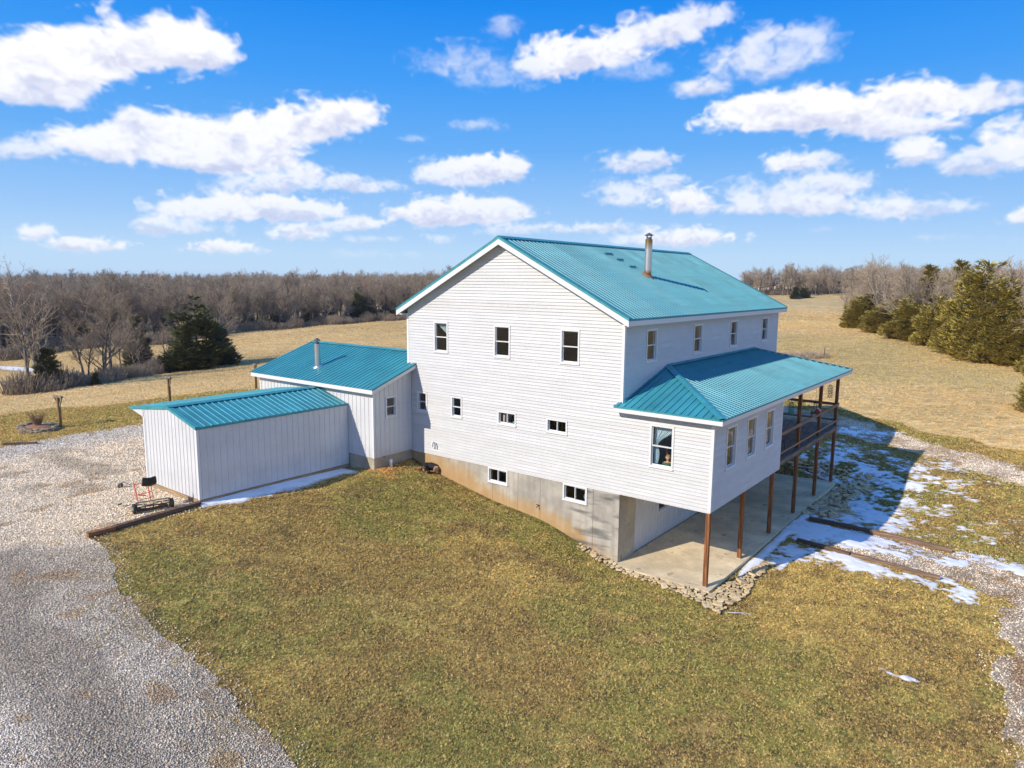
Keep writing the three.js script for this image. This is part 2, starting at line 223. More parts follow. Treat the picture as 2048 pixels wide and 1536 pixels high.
const TPS = (() => {
  const S = 50, n = levels.length, N = n + 3, A = [], b = [];
  const phi = r2 => 0.5 * r2 * Math.log(r2 + 1e-9), P = levels.map(l => [l[0] / S, l[1] / S]);
  for (let i = 0; i < N; i++) { A.push(new Float64Array(N)); b.push(i < n ? levels[i][2] : 0); }
  for (let i = 0; i < n; i++) { for (let j = 0; j < n; j++) A[i][j] = phi((P[i][0] - P[j][0]) ** 2 + (P[i][1] - P[j][1]) ** 2) + (i === j ? 2e-5 : 0); A[i][n] = A[n][i] = 1; A[i][n + 1] = A[n + 1][i] = P[i][0]; A[i][n + 2] = A[n + 2][i] = P[i][1]; }
  for (let c = 0; c < N; c++) { let p = c; for (let r = c + 1; r < N; r++) if (Math.abs(A[r][c]) > Math.abs(A[p][c])) p = r; [A[c], A[p]] = [A[p], A[c]]; [b[c], b[p]] = [b[p], b[c]]; for (let r = c + 1; r < N; r++) { const f = A[r][c] / A[c][c]; if (f) { for (let k = c; k < N; k++) A[r][k] -= f * A[c][k]; b[r] -= f * b[c]; } } }
  const w = new Float64Array(N); for (let r = N - 1; r >= 0; r--) { let s = b[r]; for (let k = r + 1; k < N; k++) s -= A[r][k] * w[k]; w[r] = s / A[r][r]; }
  const px = new Float64Array(P.map(p => p[0])), pz = new Float64Array(P.map(p => p[1]));
  return (x, z) => { x /= S; z /= S; let s = w[n] + w[n + 1] * x + w[n + 2] * z; for (let i = 0; i < n; i++) { const dx = x - px[i], dz = z - pz[i], r2 = dx * dx + dz * dz; s += w[i] * 0.5 * r2 * Math.log(r2 + 1e-9); } return s; };
})();
function gh(x, z) {                              // height of the ground
  const r = Math.hypot(x - 10, z - 2), a = 0.03 + 0.30 * sstep(35, 110, r);
  return TPS(x, z) + a * (fbm(x / 9 + 40, z / 9 + 40, 3) - 0.5) * (0.3 + 0.7 * sstep(2, 6, r)) ;
}
const grown = (x, z) => (x > 0.5 && x < 10.5 && z < -0.45 && z > -16.5) ? -2.95 : (x > 10.4 && x < 14.2 && z < -0.1 && z > -16.4) ? Math.min(gh(x, z), -2.74) : gh(x, z);

// regions on the ground, as outlines in metres (x, z)
const poly = {
  drive: [[-1.42, 9.25], [-1.21, 13.04], [-0.27, 12.99], [1.43, 13.35], [3.39, 14.0], [5.15, 14.1], [6.89, 14.22], [8.2, 14.2], [9.43, 14.33], [10.31, 14.29], [11.8, 14.3], [15, 14.6], [16, 24], [6, 34], [-20, 36], [-34, 24], [-18.6, 12.4], [-18.22, 10.42], [-18.28, 9.1], [-18.68, 7.34], [-18.36, 5.71], [-18.02, 3.5], [-16.5, 0], [-9, -2], [-8, 2.0], [-3, 2.0], [-3, 9.0]],
  lawn: [[-40, 30], [-38, 14], [-31.75, 6.47], [-30.27, 4.04], [-26.65, 2.35], [-25.51, -0.04], [-25, -6], [-20, -14], [-8, -24], [3, -32], [11.18, -31.95], [13.7, -30.68], [16.56, -29.37], [19.37, -28.1], [21.82, -26.38], [28, -22], [40, -10], [46, 20], [34, 42], [0, 46], [-30, 42]],
  backTrack: [[0, -31.5], [11.62, -30.11], [14.82, -28.57], [17.52, -26.79], [19.89, -25.04], [21.96, -23.03], [30, -14], [30, -9.5], [22.12, -19.42], [19.31, -22.02], [17.4, -23.86], [14.76, -25.28], [12.58, -26.08], [0, -27.5]],
  sideTrack: [[14.75, -9.35], [20.2, -9.75], [20.3, -10.4], [21.15, -10.38], [22.55, -10.08], [27, -8], [29, 0], [28, 9], [24.5, 9], [22.95, 2.83], [22.5, 0.53], [22.21, -1.71], [22.36, -3.14], [21.92, -6.22], [21.42, -6.94], [20.3, -6.7], [15.2, -6.65]],
};
function sd(pl, x, z) {                          // signed distance, inside positive
  let d = 1e9, inside = false;
  for (let i = 0, j = pl.length - 1; i < pl.length; j = i++) {
    const [ax, az] = pl[j], [bx, bz] = pl[i], ex = bx - ax, ez = bz - az, wx = x - ax, wz = z - az, t = clamp((wx * ex + wz * ez) / (ex * ex + ez * ez));
    d = Math.min(d, (wx - ex * t) ** 2 + (wz - ez * t) ** 2);
    if ((az > z) !== (bz > z) && x < (bx - ax) * (z - az) / (bz - az) + ax) inside = !inside;
  }
  return (inside ? 1 : -1) * Math.sqrt(d);
}
const rag = (x, z, a, s) => (fbm(x / s + 3.1, z / s + 8.7, 4) - 0.5) * a;
const inDrive = (x, z) => { if (x > 19 || z < -5) return -9; const d = sd(poly.drive, x, z); return Math.abs(d) > 2 ? d : d + rag(x, z, x < -8 ? 0.5 : 0.42, 0.55); };
const inLawn = (x, z) => { const d = sd(poly.lawn, x, z); return Math.abs(d) > 4 ? d : d + rag(x, z, 2.2, 2.5); };
const inBack = (x, z) => { if (z > -7) return -9; const d = sd(poly.backTrack, x, z); return Math.abs(d) > 3 ? d : d + rag(x, z, 1.6, 1.1); };
const inSide = (x, z) => { if (x < 12 || z < -14) return -9; const d = sd(poly.sideTrack, x, z); return Math.abs(d) > 3 ? d : d + rag(x, z, 1.2, 0.8) - (x > 20.5 ? 0.12 : 0); };
function snowAmount(x, z) {
  let v = -1; const n = fbm(x / 0.85 + 60, z / 0.6 + 60, 6) - 0.5, f = fbm(x / 0.19 + 9, z / 0.15 + 5, 3) - 0.5;
  const add = (cx, cz, rx, rz, s) => { const q = s - Math.max(0.25, s) * (((x - cx) / rx) ** 2 + ((z - cz) / rz) ** 2); if (q > v) v = q; };
  if (x > 11) {
    add(15.5, -8.1, 1.6, 1.7, 1.2); add(17.0, -8.3, 2.2, 1.25, 0.75); add(18.9, -8.9, 2.2, 0.7, 0.42); add(16.4, -5.75, 2.3, 0.85, 0.62); add(15.45, -4.4, 0.75, 1.3, 0.75); add(18.4, -5.9, 1.7, 0.5, 0.42); add(20.1, -6.75, 1.0, 0.36, 0.55); add(21.1, -5.9, 0.35, 0.9, 0.3);
    add(16.2, -12.3, 2.0, 3.0, 0.62); add(17.6, -10.7, 1.8, 0.8, 0.36); add(15.6, -17.2, 3.4, 3.0, 0.36); add(18.4, -17.0, 1.7, 4.2, 0.02); add(20.2, -13.0, 2.2, 3.2, -0.22); add(21.2, -9.9, 1.4, 0.5, 0.34); add(22.6, -9.6, 1.0, 0.5, 0.4); add(17.2, -21.2, 2.4, 1.4, 0.10); add(13.3, -27.2, 2.2, 0.9, 0.30); add(20.3, -20.0, 1.5, 1.2, -0.2); add(13, -22, 2.5, 2.5, 0.28);
    add(19.95, 0.85, 0.30, 0.10, 0.5); add(20.56, 0.70, 0.24, 0.1, 0.5); add(20.32, 0.82, 0.16, 0.10, 0.5);
    v = v * 0.95 - 0.06 + n * 1.75 + f * 1.35; if (z > -4.9 && x > 15.7 && z < 0.4) v -= 0.9 * sstep(-4.9, -4.4, z); if (z > 0.4) v -= 0.25;
    if (z > -11 && z < -0.2) v = Math.max(v, 0.9 - Math.abs(x - 14.66 - 0.1 * n) / 0.24 + f * 0.4 - (z > -3 ? (z + 3) * 0.5 : 0));
    if (x < 14.40 && z > -16.6) v = -1;
    if ((z > -9.75 && z < -9.25 && x > 14.7 && x < 20.4) || (z > -6.72 && z < -6.3 && x > 15.2 && x < 20.4)) v -= 0.25;
  } else {
    if (x > -1.45 && x < 0.6 && z > 1.6 && z < 9.6) v = Math.max(v, 1.0 - (x + 1.4) / (0.80 - (z > 8 ? (z - 8) * 0.30 : 0) + 0.9 * n + (z < 3.4 ? (3.4 - z) * 0.55 : 0)) - (z < 2.75 ? (2.75 - z) * 2.4 : 0) - (z > 9.2 ? 2 : 0) + f * 0.3);
    add(-21.2, 7.5, 0.9, 0.35, 0.6); add(-9.9, 9.6, 0.28, 0.1, 0.3); add(-16.6, 8.2, 0.3, 0.14, 0.4); add(-18.4, 10.0, 0.3, 0.12, 0.3);
    add(-66, -24, 9, 0.8, 0.35); add(-86, -12, 14, 1.4, 0.5); add(-80, -4, 12, 1.2, 0.4); v += x < -5 ? n * 0.7 : 0;
  }
  return v;
}
// a sheet over the ground where f(x, z) > 0, cut along its own ragged edge
function sheet(x0, x1, z0, z1, step, f, lift, color) {
  const nx = Math.round((x1 - x0) / step), nz = Math.round((z1 - z0) / step), F = new Float32Array((nx + 1) * (nz + 1)), p = [], c = [], uv = [];
  for (let j = 0; j <= nz; j++) for (let i = 0; i <= nx; i++) F[j * (nx + 1) + i] = f(x0 + i * step, z0 + j * step);
  const hc = new Map();
  const vert = (x, z, v) => { const k = Math.round(x * 400) * 1e6 + Math.round(z * 400); let h = hc.get(k); if (h === undefined) { h = grown(x, z); hc.set(k, h); } p.push(x, h + (typeof lift === 'function' ? lift(v) : lift), z); uv.push(x, z); if (color) c.push(...color(x, z, v)); };
  const tri = (a, b, d) => {
    const s = [a, b, d], out = [];
    for (let i = 0; i < 3; i++) { const q = s[i], r = s[(i + 1) % 3]; if (q[2] > 0) out.push(q); if ((q[2] > 0) !== (r[2] > 0)) { const t = q[2] / (q[2] - r[2]); out.push([lerp(q[0], r[0], t), lerp(q[1], r[1], t), 0]); } }
    for (let i = 1; i + 1 < out.length; i++) { vert(...out[0]); vert(...out[i]); vert(...out[i + 1]); }
  };
  for (let j = 0; j < nz; j++) for (let i = 0; i < nx; i++) {
    const a = j * (nx + 1) + i, v = [F[a], F[a + 1], F[a + nx + 1], F[a + nx + 2]];
    if (Math.max(...v) <= 0) continue;
    const X = x0 + i * step, Z = z0 + j * step, A = [X, Z, v[0]], B = [X + step, Z, v[1]], Cc = [X, Z + step, v[2]], D = [X + step, Z + step, v[3]];
    tri(A, Cc, B); tri(B, Cc, D);
  }
  const g = new THREE.BufferGeometry(); g.setAttribute('position', new THREE.Float32BufferAttribute(p, 3)); g.setAttribute('uv', new THREE.Float32BufferAttribute(uv, 2)); if (color) g.setAttribute('color', new THREE.Float32BufferAttribute(c, 3));
  g.computeVertexNormals(); smoothNormals(g, 0.3); return g;
}
const mix3 = (a, b, t) => [lerp(a[0], b[0], t), lerp(a[1], b[1], t), lerp(a[2], b[2], t)];
// dry pasture: bands of bleached and browner straw
const strawA = [0.585, 0.445, 0.225], strawB = [0.48, 0.365, 0.175], strawG = [0.42, 0.345, 0.15], strawO = [0.56, 0.40, 0.18];
function fieldColor(x, z) {
  const n = fbm(x / 26 + 7, z / 26 + 3, 4), m = fbm(x / 6 + 1, z / 11 + 2, 3), k = fbm(x / 60 + 11, z / 60 + 19, 3);
  let c = mix3(strawB, strawA, sstep(0.3, 0.66, n * 0.6 + m * 0.4)); c = mix3(c, strawG, sstep(0.52, 0.72, k) * 0.6); c = mix3(c, strawO, sstep(0.6, 0.75, fbm(x / 18 + 31, z / 9 + 17, 3)) * 0.5); return c;
}
const thatch = [0.205, 0.135, 0.055], turf = [0.15, 0.145, 0.042], brown = [0.115, 0.068, 0.036], pale = [0.31, 0.225, 0.088];
function lawnColor(x, z) {
  const a = fbm(x / 3.2 + 5, z / 3.2 + 9, 4), b = fbm(x / 1.3 + 21, z / 1.3 + 13, 4), g = fbm(x / 4.2 + 51, z / 4.2 + 23, 4), s = fbm(x / 0.55 + 2, z / 0.55 + 17, 3), w = fbm(x / 9 + 91, z / 9 + 33, 3);
  let c = mix3(thatch, pale, sstep(0.36, 0.66, a * 0.7 + w * 0.3)); c = mix3(c, turf, sstep(0.45, 0.60, g * 0.75 + s * 0.25 + (x > 14 ? 0.05 : 0) + (z < 6 && x < 8 ? 0.06 : 0)) * 0.9);
  c = mix3(c, brown, sstep(0.54, 0.66, b * 0.5 + a * 0.25 + s * 0.25 + (x > 19 && z > -3 ? 0.10 : 0)) * 0.85); c = mix3(c, [0.36, 0.27, 0.12], sstep(0.60, 0.70, s) * 0.5);
  const track = Math.abs(Math.sin((x * 0.62 + z * 0.78) * 0.9 + 2.2 * fbm(x / 12, z / 12, 2))); c = mix3(c, [0.15, 0.098, 0.045], sstep(0.22, 0.05, track) * sstep(0.50, 0.60, w) * 0.5);
  if (x > -0.6 && x < 1.4 && z > 0.1 && z < 2.4) c = mix3(c, [0.42, 0.22, 0.09], sstep(0.36, 0.55, b + 0.1));
  if (x < -15) c = mix3(c, [0.36, 0.27, 0.10], 0.5);
  return c;
}
const texField = texture(1024, 1024, (u, v) => { const a = fbm(u * 90, v * 260, 3, 90, 260), b = fbm(u * 20, v * 40, 4, 20, 40), k = 0.78 + 0.40 * (a - 0.5) + 0.26 * (b - 0.5); return [k, k * 0.985, k * 0.95]; }, { size: [24, 24] });
const texLawn = texture(1024, 1024, (u, v) => { const a = fbm(u * 150, v * 150, 3, 150, 150), b = fbm(u * 34, v * 34, 4, 34, 34), h = h2((u * 1024) | 0, (v * 1024) | 0), k = 0.70 + 0.7 * (a - 0.5) + 0.5 * (b - 0.5) + 0.10 * (h - 0.5); return [k, k * (0.94 + 0.14 * b), k * 0.92]; }, { size: [9, 9] });
const cell = (u, v, n) => { const x = u * n, y = v * n, ix = Math.floor(x), iy = Math.floor(y); let d1 = 9, id = 0; for (let j = -1; j <= 1; j++) for (let i = -1; i <= 1; i++) { const cx = ((ix + i) % n + n) % n, cy = ((iy + j) % n + n) % n, dx = ix + i + h2(cx, cy + 911) - x, dy = iy + j + h2(cx + 517, cy) - y, d = dx * dx + dy * dy; if (d < d1) { d1 = d; id = h2(cx + 77, cy + 33); } } return [Math.sqrt(d1), id]; };
const texGravel = texture(1024, 1024, (u, v) => { const [d, id] = cell(u, v, 120), n = fbm(u * 10, v * 10, 4, 10, 10), k = (0.62 + 0.34 * id) * (1 - 0.45 * sstep(0.35, 0.75, d)) + 0.16 * (n - 0.5); return [k, k * (0.97 + 0.03 * id), k * (0.93 + 0.06 * id)]; }, { size: [4.2, 4.2] });
const bumpGravel = texture(1024, 1024, (u, v) => { const [d, id] = cell(u, v, 120), k = (1 - sstep(0, 0.75, d)) * (0.5 + 0.5 * id); return [k, k, k]; }, { size: [4.2, 4.2], linear: true });
function driveColor(x, z) {
  const n = fbm(x / 2.2 + 3, z / 2.2 + 4, 4), k = fbm(x / 5 + 70, z / 5 + 12, 3);
  const fresh = mix3([0.72, 0.62, 0.47], [0.60, 0.55, 0.47], n), old = mix3([0.58, 0.54, 0.485], [0.42, 0.375, 0.31], sstep(0.35, 0.7, k * 0.7 + n * 0.3));
  const line = (x + 1.0) * 0.55 + (z - 13.9) * 0.9 + (fbm(x / 1.2, z / 1.2, 4) - 0.5) * 2.2;
  let c = mix3(fresh, old, sstep(-0.5, 0.8, line));
  if (z > 12.5 && x > -4) { const d = sd(poly.drive, x, z) + (fbm(x / 1.6 + 14, z / 1.6 + 6, 4) - 0.5) * 1.5; c = mix3(c, mix3([0.30, 0.265, 0.22], [0.38, 0.33, 0.27], n), sstep(1.5, 2.1, d) * sstep(3.9, 3.0, d) * sstep(-0.2, 1.2, line) * 0.8); }
  if (x < -6) { const q = fbm(x / 3.2 + 9, z / 1.2 + 5, 4); c = mix3(c, [0.40, 0.34, 0.25], sstep(0.48, 0.66, q) * 0.75); c = mix3(c, [0.48, 0.47, 0.46], sstep(-14, -17, x) * 0.7); }
  c = mix3(c, [0.36, 0.24, 0.12], sstep(0.70, 0.78, fbm(x / 0.9 + 33, z / 0.9 + 71, 3)) * 0.6);
  return c;
}
const trackColor = (x, z) => { const n = fbm(x / 1.1 + 13, z / 1.1 + 44, 4), m = fbm(x / 0.4 + 3, z / 0.4 + 4, 3); let c = mix3([0.66, 0.595, 0.51], [0.46, 0.385, 0.30], sstep(0.35, 0.65, n)); return mix3(c, [0.33, 0.215, 0.12], sstep(0.56, 0.72, m * 0.6 + n * 0.4) * 0.8); };
M.field = std(lin(1.62, 1.55, 1.38), 0.95, { map: texField, vertexColors: true });
M.lawn = std(lin(1.98, 1.90, 1.42), 0.95, { map: texLawn, vertexColors: true });
M.gravel = std(lin(1.75, 1.62, 1.42), 0.92, { map: texGravel, bumpMap: bumpGravel, bumpScale: 0.02, vertexColors: true });
{ // the ground: one sheet to the horizon
  const rings = [0]; for (let r = 0.4; r < 46; r += 0.4) rings.push(r); for (let r = 46; r < 3200; r *= 1.03) rings.push(r);
  const NA = 720, p = [], c = [], uv = [], idx = [];
  rings.forEach((r, k) => { for (let i = 0; i < NA; i++) { const a = i / NA * Math.PI * 2, x = 10 + r * Math.cos(a), z = 2 + r * Math.sin(a); p.push(x, grown(x, z) - 0.006, z); uv.push(x, z); c.push(...fieldColor(x, z)); } });
  for (let k = 0; k + 1 < rings.length; k++) for (let i = 0; i < NA; i++) { const a = k * NA + i, b = k * NA + (i + 1) % NA, d = a + NA, e = b + NA; idx.push(a, b, d, b, e, d); }
  const g = new THREE.BufferGeometry(); g.setAttribute('position', new THREE.Float32BufferAttribute(p, 3)); g.setAttribute('uv', new THREE.Float32BufferAttribute(uv, 2)); g.setAttribute('color', new THREE.Float32BufferAttribute(c, 3)); g.setIndex(idx); g.computeVertexNormals();
  struct('pasture_ground', g, M.field, 'dry straw coloured pasture rolling away to the woods', 'pasture');
}
struct('lawn', sheet(-42, 47, -33, 47, 0.3, inLawn, 0.008, lawnColor), M.lawn, 'mown winter lawn of tan and green grass round the white house', 'lawn');
struct('gravel_drive', sheet(-32, 16, -2, 30, 0.16, inDrive, 0.022, driveColor), M.gravel, 'pale limestone gravel drive beside the metal shed', 'gravel drive');
struct('gravel_lane', sheet(0, 27, -32.5, -12, 0.22, inBack, 0.02, trackColor), M.gravel, 'grey gravel lane passing behind the house', 'gravel lane');
struct('gravel_path', sheet(14, 28, -11.5, 8, 0.16, inSide, 0.02, trackColor), M.gravel, 'patchy gravel and dirt path from the patio between two timbers', 'path');
const snowMat = M.snow, snowColor = (x, z, v) => { const q = clamp(v * 2.2 + (fbm(x * 5, z * 5, 3) - 0.5) * 0.9), d = fbm(x * 1.7 + 4, z * 1.7 + 9, 4); return mix3(mix3([0.50, 0.46, 0.41], [0.70, 0.71, 0.73], q), [0.80, 0.815, 0.84], sstep(0.25, 0.75, q) * sstep(0.25, 0.55, d)); };
tag(mesh('snow_patches', mergeGeometries([sheet(12, 24, -29, 1.2, 0.07, snowAmount, v => 0.012 + 0.05 * clamp(v * 1.2), snowColor), sheet(-2, 1, 1.4, 9.8, 0.06, snowAmount, v => 0.012 + 0.11 * clamp(v), snowColor), sheet(-23, -8, 5, 11, 0.1, snowAmount, v => 0.012 + 0.04 * clamp(v), snowColor), sheet(-104, -54, -27, 0, 0.7, snowAmount, 0.05, snowColor)]), snowMat), 'patches of melting white snow lying in shade on grass and gravel', 'snow', null, 'stuff');

// ---------------------------------------------------------------- building helpers
const planeZ = (z, s = 1) => (u, v, w) => [u, v, z + s * w];           // a wall facing +z (or -z): u is x
const planeX = (x, s = 1) => (u, v, w) => [x + s * w, v, -u];          // a wall facing +x (or -x): u is -z
MB.prototype.pbox = function (m, u0, u1, v0, v1, w0, w1) { return this.hex([m(u0, v0, w0), m(u1, v0, w0), m(u1, v1, w0), m(u0, v1, w0), m(u0, v0, w1), m(u1, v0, w1), m(u1, v1, w1), m(u0, v1, w1)]); };
MB.prototype.slab = function (a, b, c, d, t) { const lo = q => [q[0], q[1] - t, q[2]]; return this.hex([lo(a), lo(b), lo(c), lo(d), a, b, c, d]); };
function rectsMinus(u0, u1, v0, v1, holes) {
  const vs = [...new Set([v0, v1, ...holes.flatMap(h => [h[2], h[3]]).filter(v => v > v0 && v < v1)])].sort((a, b) => a - b), out = [];
  for (let i = 0; i + 1 < vs.length; i++) {
    const mid = (vs[i] + vs[i + 1]) / 2, cut = holes.filter(h => h[2] < mid && h[3] > mid).sort((a, b) => a[0] - b[0]); let u = u0;
    for (const h of cut) { if (h[0] > u && u < u1) out.push([u, Math.min(h[0], u1), vs[i], vs[i + 1]]); u = Math.max(u, h[1]); }
    if (u < u1) out.push([u, u1, vs[i], vs[i + 1]]);
  }
  return out;
}
function wallSolid(name, m, u0, u1, v0, v1, holes, thick, mat, parent) { const b = new MB(); for (const r of rectsMinus(u0, u1, v0, v1, holes)) b.pbox(m, ...r, -thick, 0); return mesh(name, b.geo(), mat, parent); }
const COURSE = 0.1235;
function siding(parent, m, v0, v1, span, holes) {                        // one board per course; span(v) -> [u0, u1]
  for (let y = v0; y < v1 - 0.01; y += COURSE) {
    const t = Math.min(y + COURSE, v1), b = new MB(), w = v => 0.030 - 0.027 * (v - y) / COURSE;
    const cuts = [...new Set([y, t, ...holes.flatMap(h => [h[2], h[3]]).filter(v => v > y + 1e-4 && v < t - 1e-4)])].sort((p, q) => p - q), rows = [];
    for (let i = 0; i + 1 < cuts.length; i++) {
      const a = cuts[i], c = cuts[i + 1], mid = (a + c) / 2, sa = span(a), sc = span(c); if (sa[1] <= sa[0]) continue;
      const hs = holes.filter(h => h[2] < mid && h[3] > mid).sort((p, q) => p[0] - q[0]), seg = []; let ua = sa[0], uc = sc[0];
      for (const h of hs) { if (h[0] > ua) seg.push([ua, uc, h[0], h[0]]); ua = uc = Math.max(ua, h[1]); }
      if (sa[1] > ua) seg.push([ua, uc, sa[1], Math.max(sc[1], uc)]);
      rows.push([a, c, seg]);
    }
    const apart = rows.length === 1 || rows.every(r => r[2].length === rows[0][2].length), made = [];
    rows.forEach(([a, c, seg], i) => seg.forEach(([l0, l1, r0, r1], k) => {
      const q = apart ? (made[k] || (made[k] = new MB())) : b;
      q.quad(m(l0, a, w(a)), m(r0, a, w(a)), m(r1, c, w(c)), m(l1, c, w(c))); if (i === 0) q.quad(m(l0, a, -0.004), m(r0, a, -0.004), m(r0, a, w(a)), m(l0, a, w(a)));
    }));
    const tone = vinylTones[(h2(Math.round(y * 100), Math.round(span(y)[1] * 10)) * 4) | 0];
    for (const q of made) mesh('siding_board', q.geo(), tone, parent);
    if (b.p.length) mesh('siding_board', b.geo(), tone, parent);
  }
}
function windowUnit(parent, m, u0, u1, v0, v1, kind = 'hung', out = 0.042) {
  const c = 0.065, b = new MB();
  b.pbox(m, u0, u0 + c, v0, v1, -0.12, out).pbox(m, u1 - c, u1, v0, v1, -0.12, out).pbox(m, u0 + c, u1 - c, v1 - c, v1, -0.12, out).pbox(m, u0 + c, u1 - c, v0, v0 + c, -0.12, out).pbox(m, u0 - 0.012, u1 + 0.012, v0 - 0.02, v0 + 0.012, 0.0, out + 0.018);
  const w = mesh('window', b.geo(), M.frame, parent), i0 = u0 + c, i1 = u1 - c, j0 = v0 + c, j1 = v1 - c, s = 0.032;
  const sash = (a0, a1, b0, b1, d) => {
    const q = new MB(); q.pbox(m, a0, a0 + s, b0, b1, d - 0.03, d).pbox(m, a1 - s, a1, b0, b1, d - 0.03, d).pbox(m, a0 + s, a1 - s, b0, b0 + s, d - 0.03, d).pbox(m, a0 + s, a1 - s, b1 - s, b1, d - 0.03, d);
    mesh('sash', q.geo(), M.frame, w);
    mesh('pane', new MB().quad(m(a0 + s, b0 + s, d - 0.016), m(a1 - s, b0 + s, d - 0.016), m(a1 - s, b1 - s, d - 0.016), m(a0 + s, b1 - s, d - 0.016)).geo(), M.glass, w);
  };
  if (kind === 'hung') { const k = (j0 + j1) / 2; sash(i0, i1, k - 0.02, j1, -0.005); sash(i0, i1, j0, k + 0.02, -0.042); }
  else { const k = (i0 + i1) / 2; sash(i0, k + 0.02, j0, j1, -0.042); sash(k - 0.02, i1, j0, j1, -0.005); }
  return w;
}
const RIB = 0.262;
// ribbed sheets laid from eave to ridge: O + s*E + t*S, raised along N
function roofRun(parent, O, E, S, N, s0, s1, tLow, tHigh, mat = M.roof, rib = 0.030) {
  const V = (s, t, h) => [O[0] + E[0] * s + S[0] * t + N[0] * h, O[1] + E[1] * s + S[1] * t + N[1] * h, O[2] + E[2] * s + S[2] * t + N[2] * h];
  const prof = [[0, 0], [0.094, 0], [0.108, 1], [0.148, 1], [0.162, 0]];
  for (let a = s0; a < s1 - 0.02; a += RIB * 3) {
    const e = Math.min(a + RIB * 3, s1), b = new MB(), pts = [];
    for (let k = 0; k < 3; k++) for (const [ds, h] of prof) { const s = a + k * RIB + ds; if (s < e) pts.push([s, h * rib]); }
    pts.push([e, 0]);
    for (let i = 0; i + 1 < pts.length; i++) {
      const [p, hp] = pts[i], [q, hq] = pts[i + 1]; if (tHigh(p) <= tLow(p) && tHigh(q) <= tLow(q)) continue;
      b.quad(V(p, tLow(p), hp), V(q, tLow(q), hq), V(q, Math.max(tHigh(q), tLow(q)), hq), V(p, Math.max(tHigh(p), tLow(p)), hp));
      if (hp || hq) b.quad(V(p, tLow(p), 0), V(q, tLow(q), 0), V(q, tLow(q), hq), V(p, tLow(p), hp));
    }
    if (b.p.length) mesh('roof_panel', b.geo(), roofTones[(h2(Math.round(a * 10), Math.round(O[0] * 10)) * 4) | 0], parent);
  }
}
// ribbed metal wall sheets
function wallRun(parent, m, u0, u1, vLow, vHigh, holes = [], mat = M.metalWall, rib = 0.02) {
  const low = typeof vLow === 'function' ? vLow : () => vLow, high = typeof vHigh === 'function' ? vHigh : () => vHigh;
  const prof = [[0, 0], [0.092, 0], [0.106, 1], [0.138, 1], [0.152, 0]];
  for (let a = u0; a < u1 - 0.02; a += RIB * 3) {
    const e = Math.min(a + RIB * 3, u1), b = new MB(); let pts = [];
    for (let k = 0; k < 3; k++) for (const [ds, h] of prof) { const s = a + k * RIB + ds; if (s < e) pts.push([s, h * rib]); }
    pts.push([e, 0]);
    for (const h of holes) for (const u of [h[0], h[1]]) if (u > a && u < e) { const i = pts.findIndex(q => q[0] > u); const A = pts[i - 1], B = pts[i]; pts.splice(i, 0, [u, lerp(A[1], B[1], (u - A[0]) / (B[0] - A[0]))]); }
    for (let i = 0; i + 1 < pts.length; i++) {
      const [p, hp] = pts[i], [q, hq] = pts[i + 1], mid = (p + q) / 2, hs = holes.filter(h => h[0] < mid && h[1] > mid);
      const put = (la, lb, ta, tb) => b.quad(m(p, la, hp), m(q, lb, hq), m(q, tb, hq), m(p, ta, hp));
      if (hs.length) { put(low(p), low(q), hs[0][2], hs[0][2]); if (high(p) > hs[0][3]) put(hs[0][3], hs[0][3], high(p), high(q)); } else put(low(p), low(q), high(p), high(q));
    }
    mesh('wall_panel', b.geo(), mat, parent);
  }
}
const unit = (x, y, z) => { const l = Math.hypot(x, y, z); return [x / l, y / l, z / l]; };

// ---------------------------------------------------------------- the farmhouse
const W = 10.818, WP = 14.21, HW = 6.12, AP = 9.224, AX = 5.404, EV = 6.30, DP = 16.776, OV = 0.332, RK = 0.342, YC = -2.62, DB = 7.178, SL = (AP - EV) / (W + OV - AX);
const house = thing('farmhouse', 'white two storey house with teal metal roof and raised back porch', 'house');
const zf = planeZ(0), xw = planeX(W), xp = planeX(WP);
const front = [[1.62, 2.44, 4.51, 5.82, 'hung'], [4.94, 5.77, 4.53, 5.81, 'hung'], [8.15, 8.99, 4.53, 5.81, 'hung'], [0.57, 1.18, 1.80, 2.70, 'hung'], [2.61, 3.23, 1.79, 2.70, 'hung'], [5.16, 6.10, 1.82, 2.38, 'slide'], [7.57, 8.53, 1.83, 2.38, 'slide'], [11.94, 12.84, 1.22, 2.72, 'hung']];
const base = [[4.65, 5.69, -0.68, -0.045, 'slide'], [8.37, 9.45, -0.70, -0.045, 'slide']];
const upper = [[1.62, 2.50, 4.61, 5.85, 'hung'], [5.84, 6.74, 4.61, 5.85, 'hung'], [9.94, 10.84, 4.61, 5.85, 'hung'], [14.24, 15.14, 4.61, 5.85, 'hung']];
const bay = [[1.10, 2.04, 1.22, 2.72, 'hung'], [3.10, 4.06, 1.22, 2.72, 'hung'], [5.14, 6.10, 1.22, 2.72, 'hung']];
const porchSide = [[9.6, 10.5, 1.2, 2.7, 'hung'], [13.6, 14.5, 1.2, 2.7, 'hung']];
const inner = hs => hs.map(h => [h[0] + 0.04, h[1] - 0.04, h[2] + 0.04, h[3] - 0.04]);
wallSolid('gable_wall', zf, 0, W, 0, HW, inner(front.slice(0, 7)), 0.15, M.vinyl, house);
wallSolid('bay_wall', zf, W, WP, 0, 2.96, inner(front.slice(7)), 0.15, M.vinyl, house);
wallSolid('side_wall', xw, 0.15, DP, 0.0, HW, inner([...upper, ...porchSide]), 0.15, M.vinyl, house);
wallSolid('bay_wall', xp, 0.15, DB, 0, 2.96, inner(bay), 0.15, M.vinyl, house);
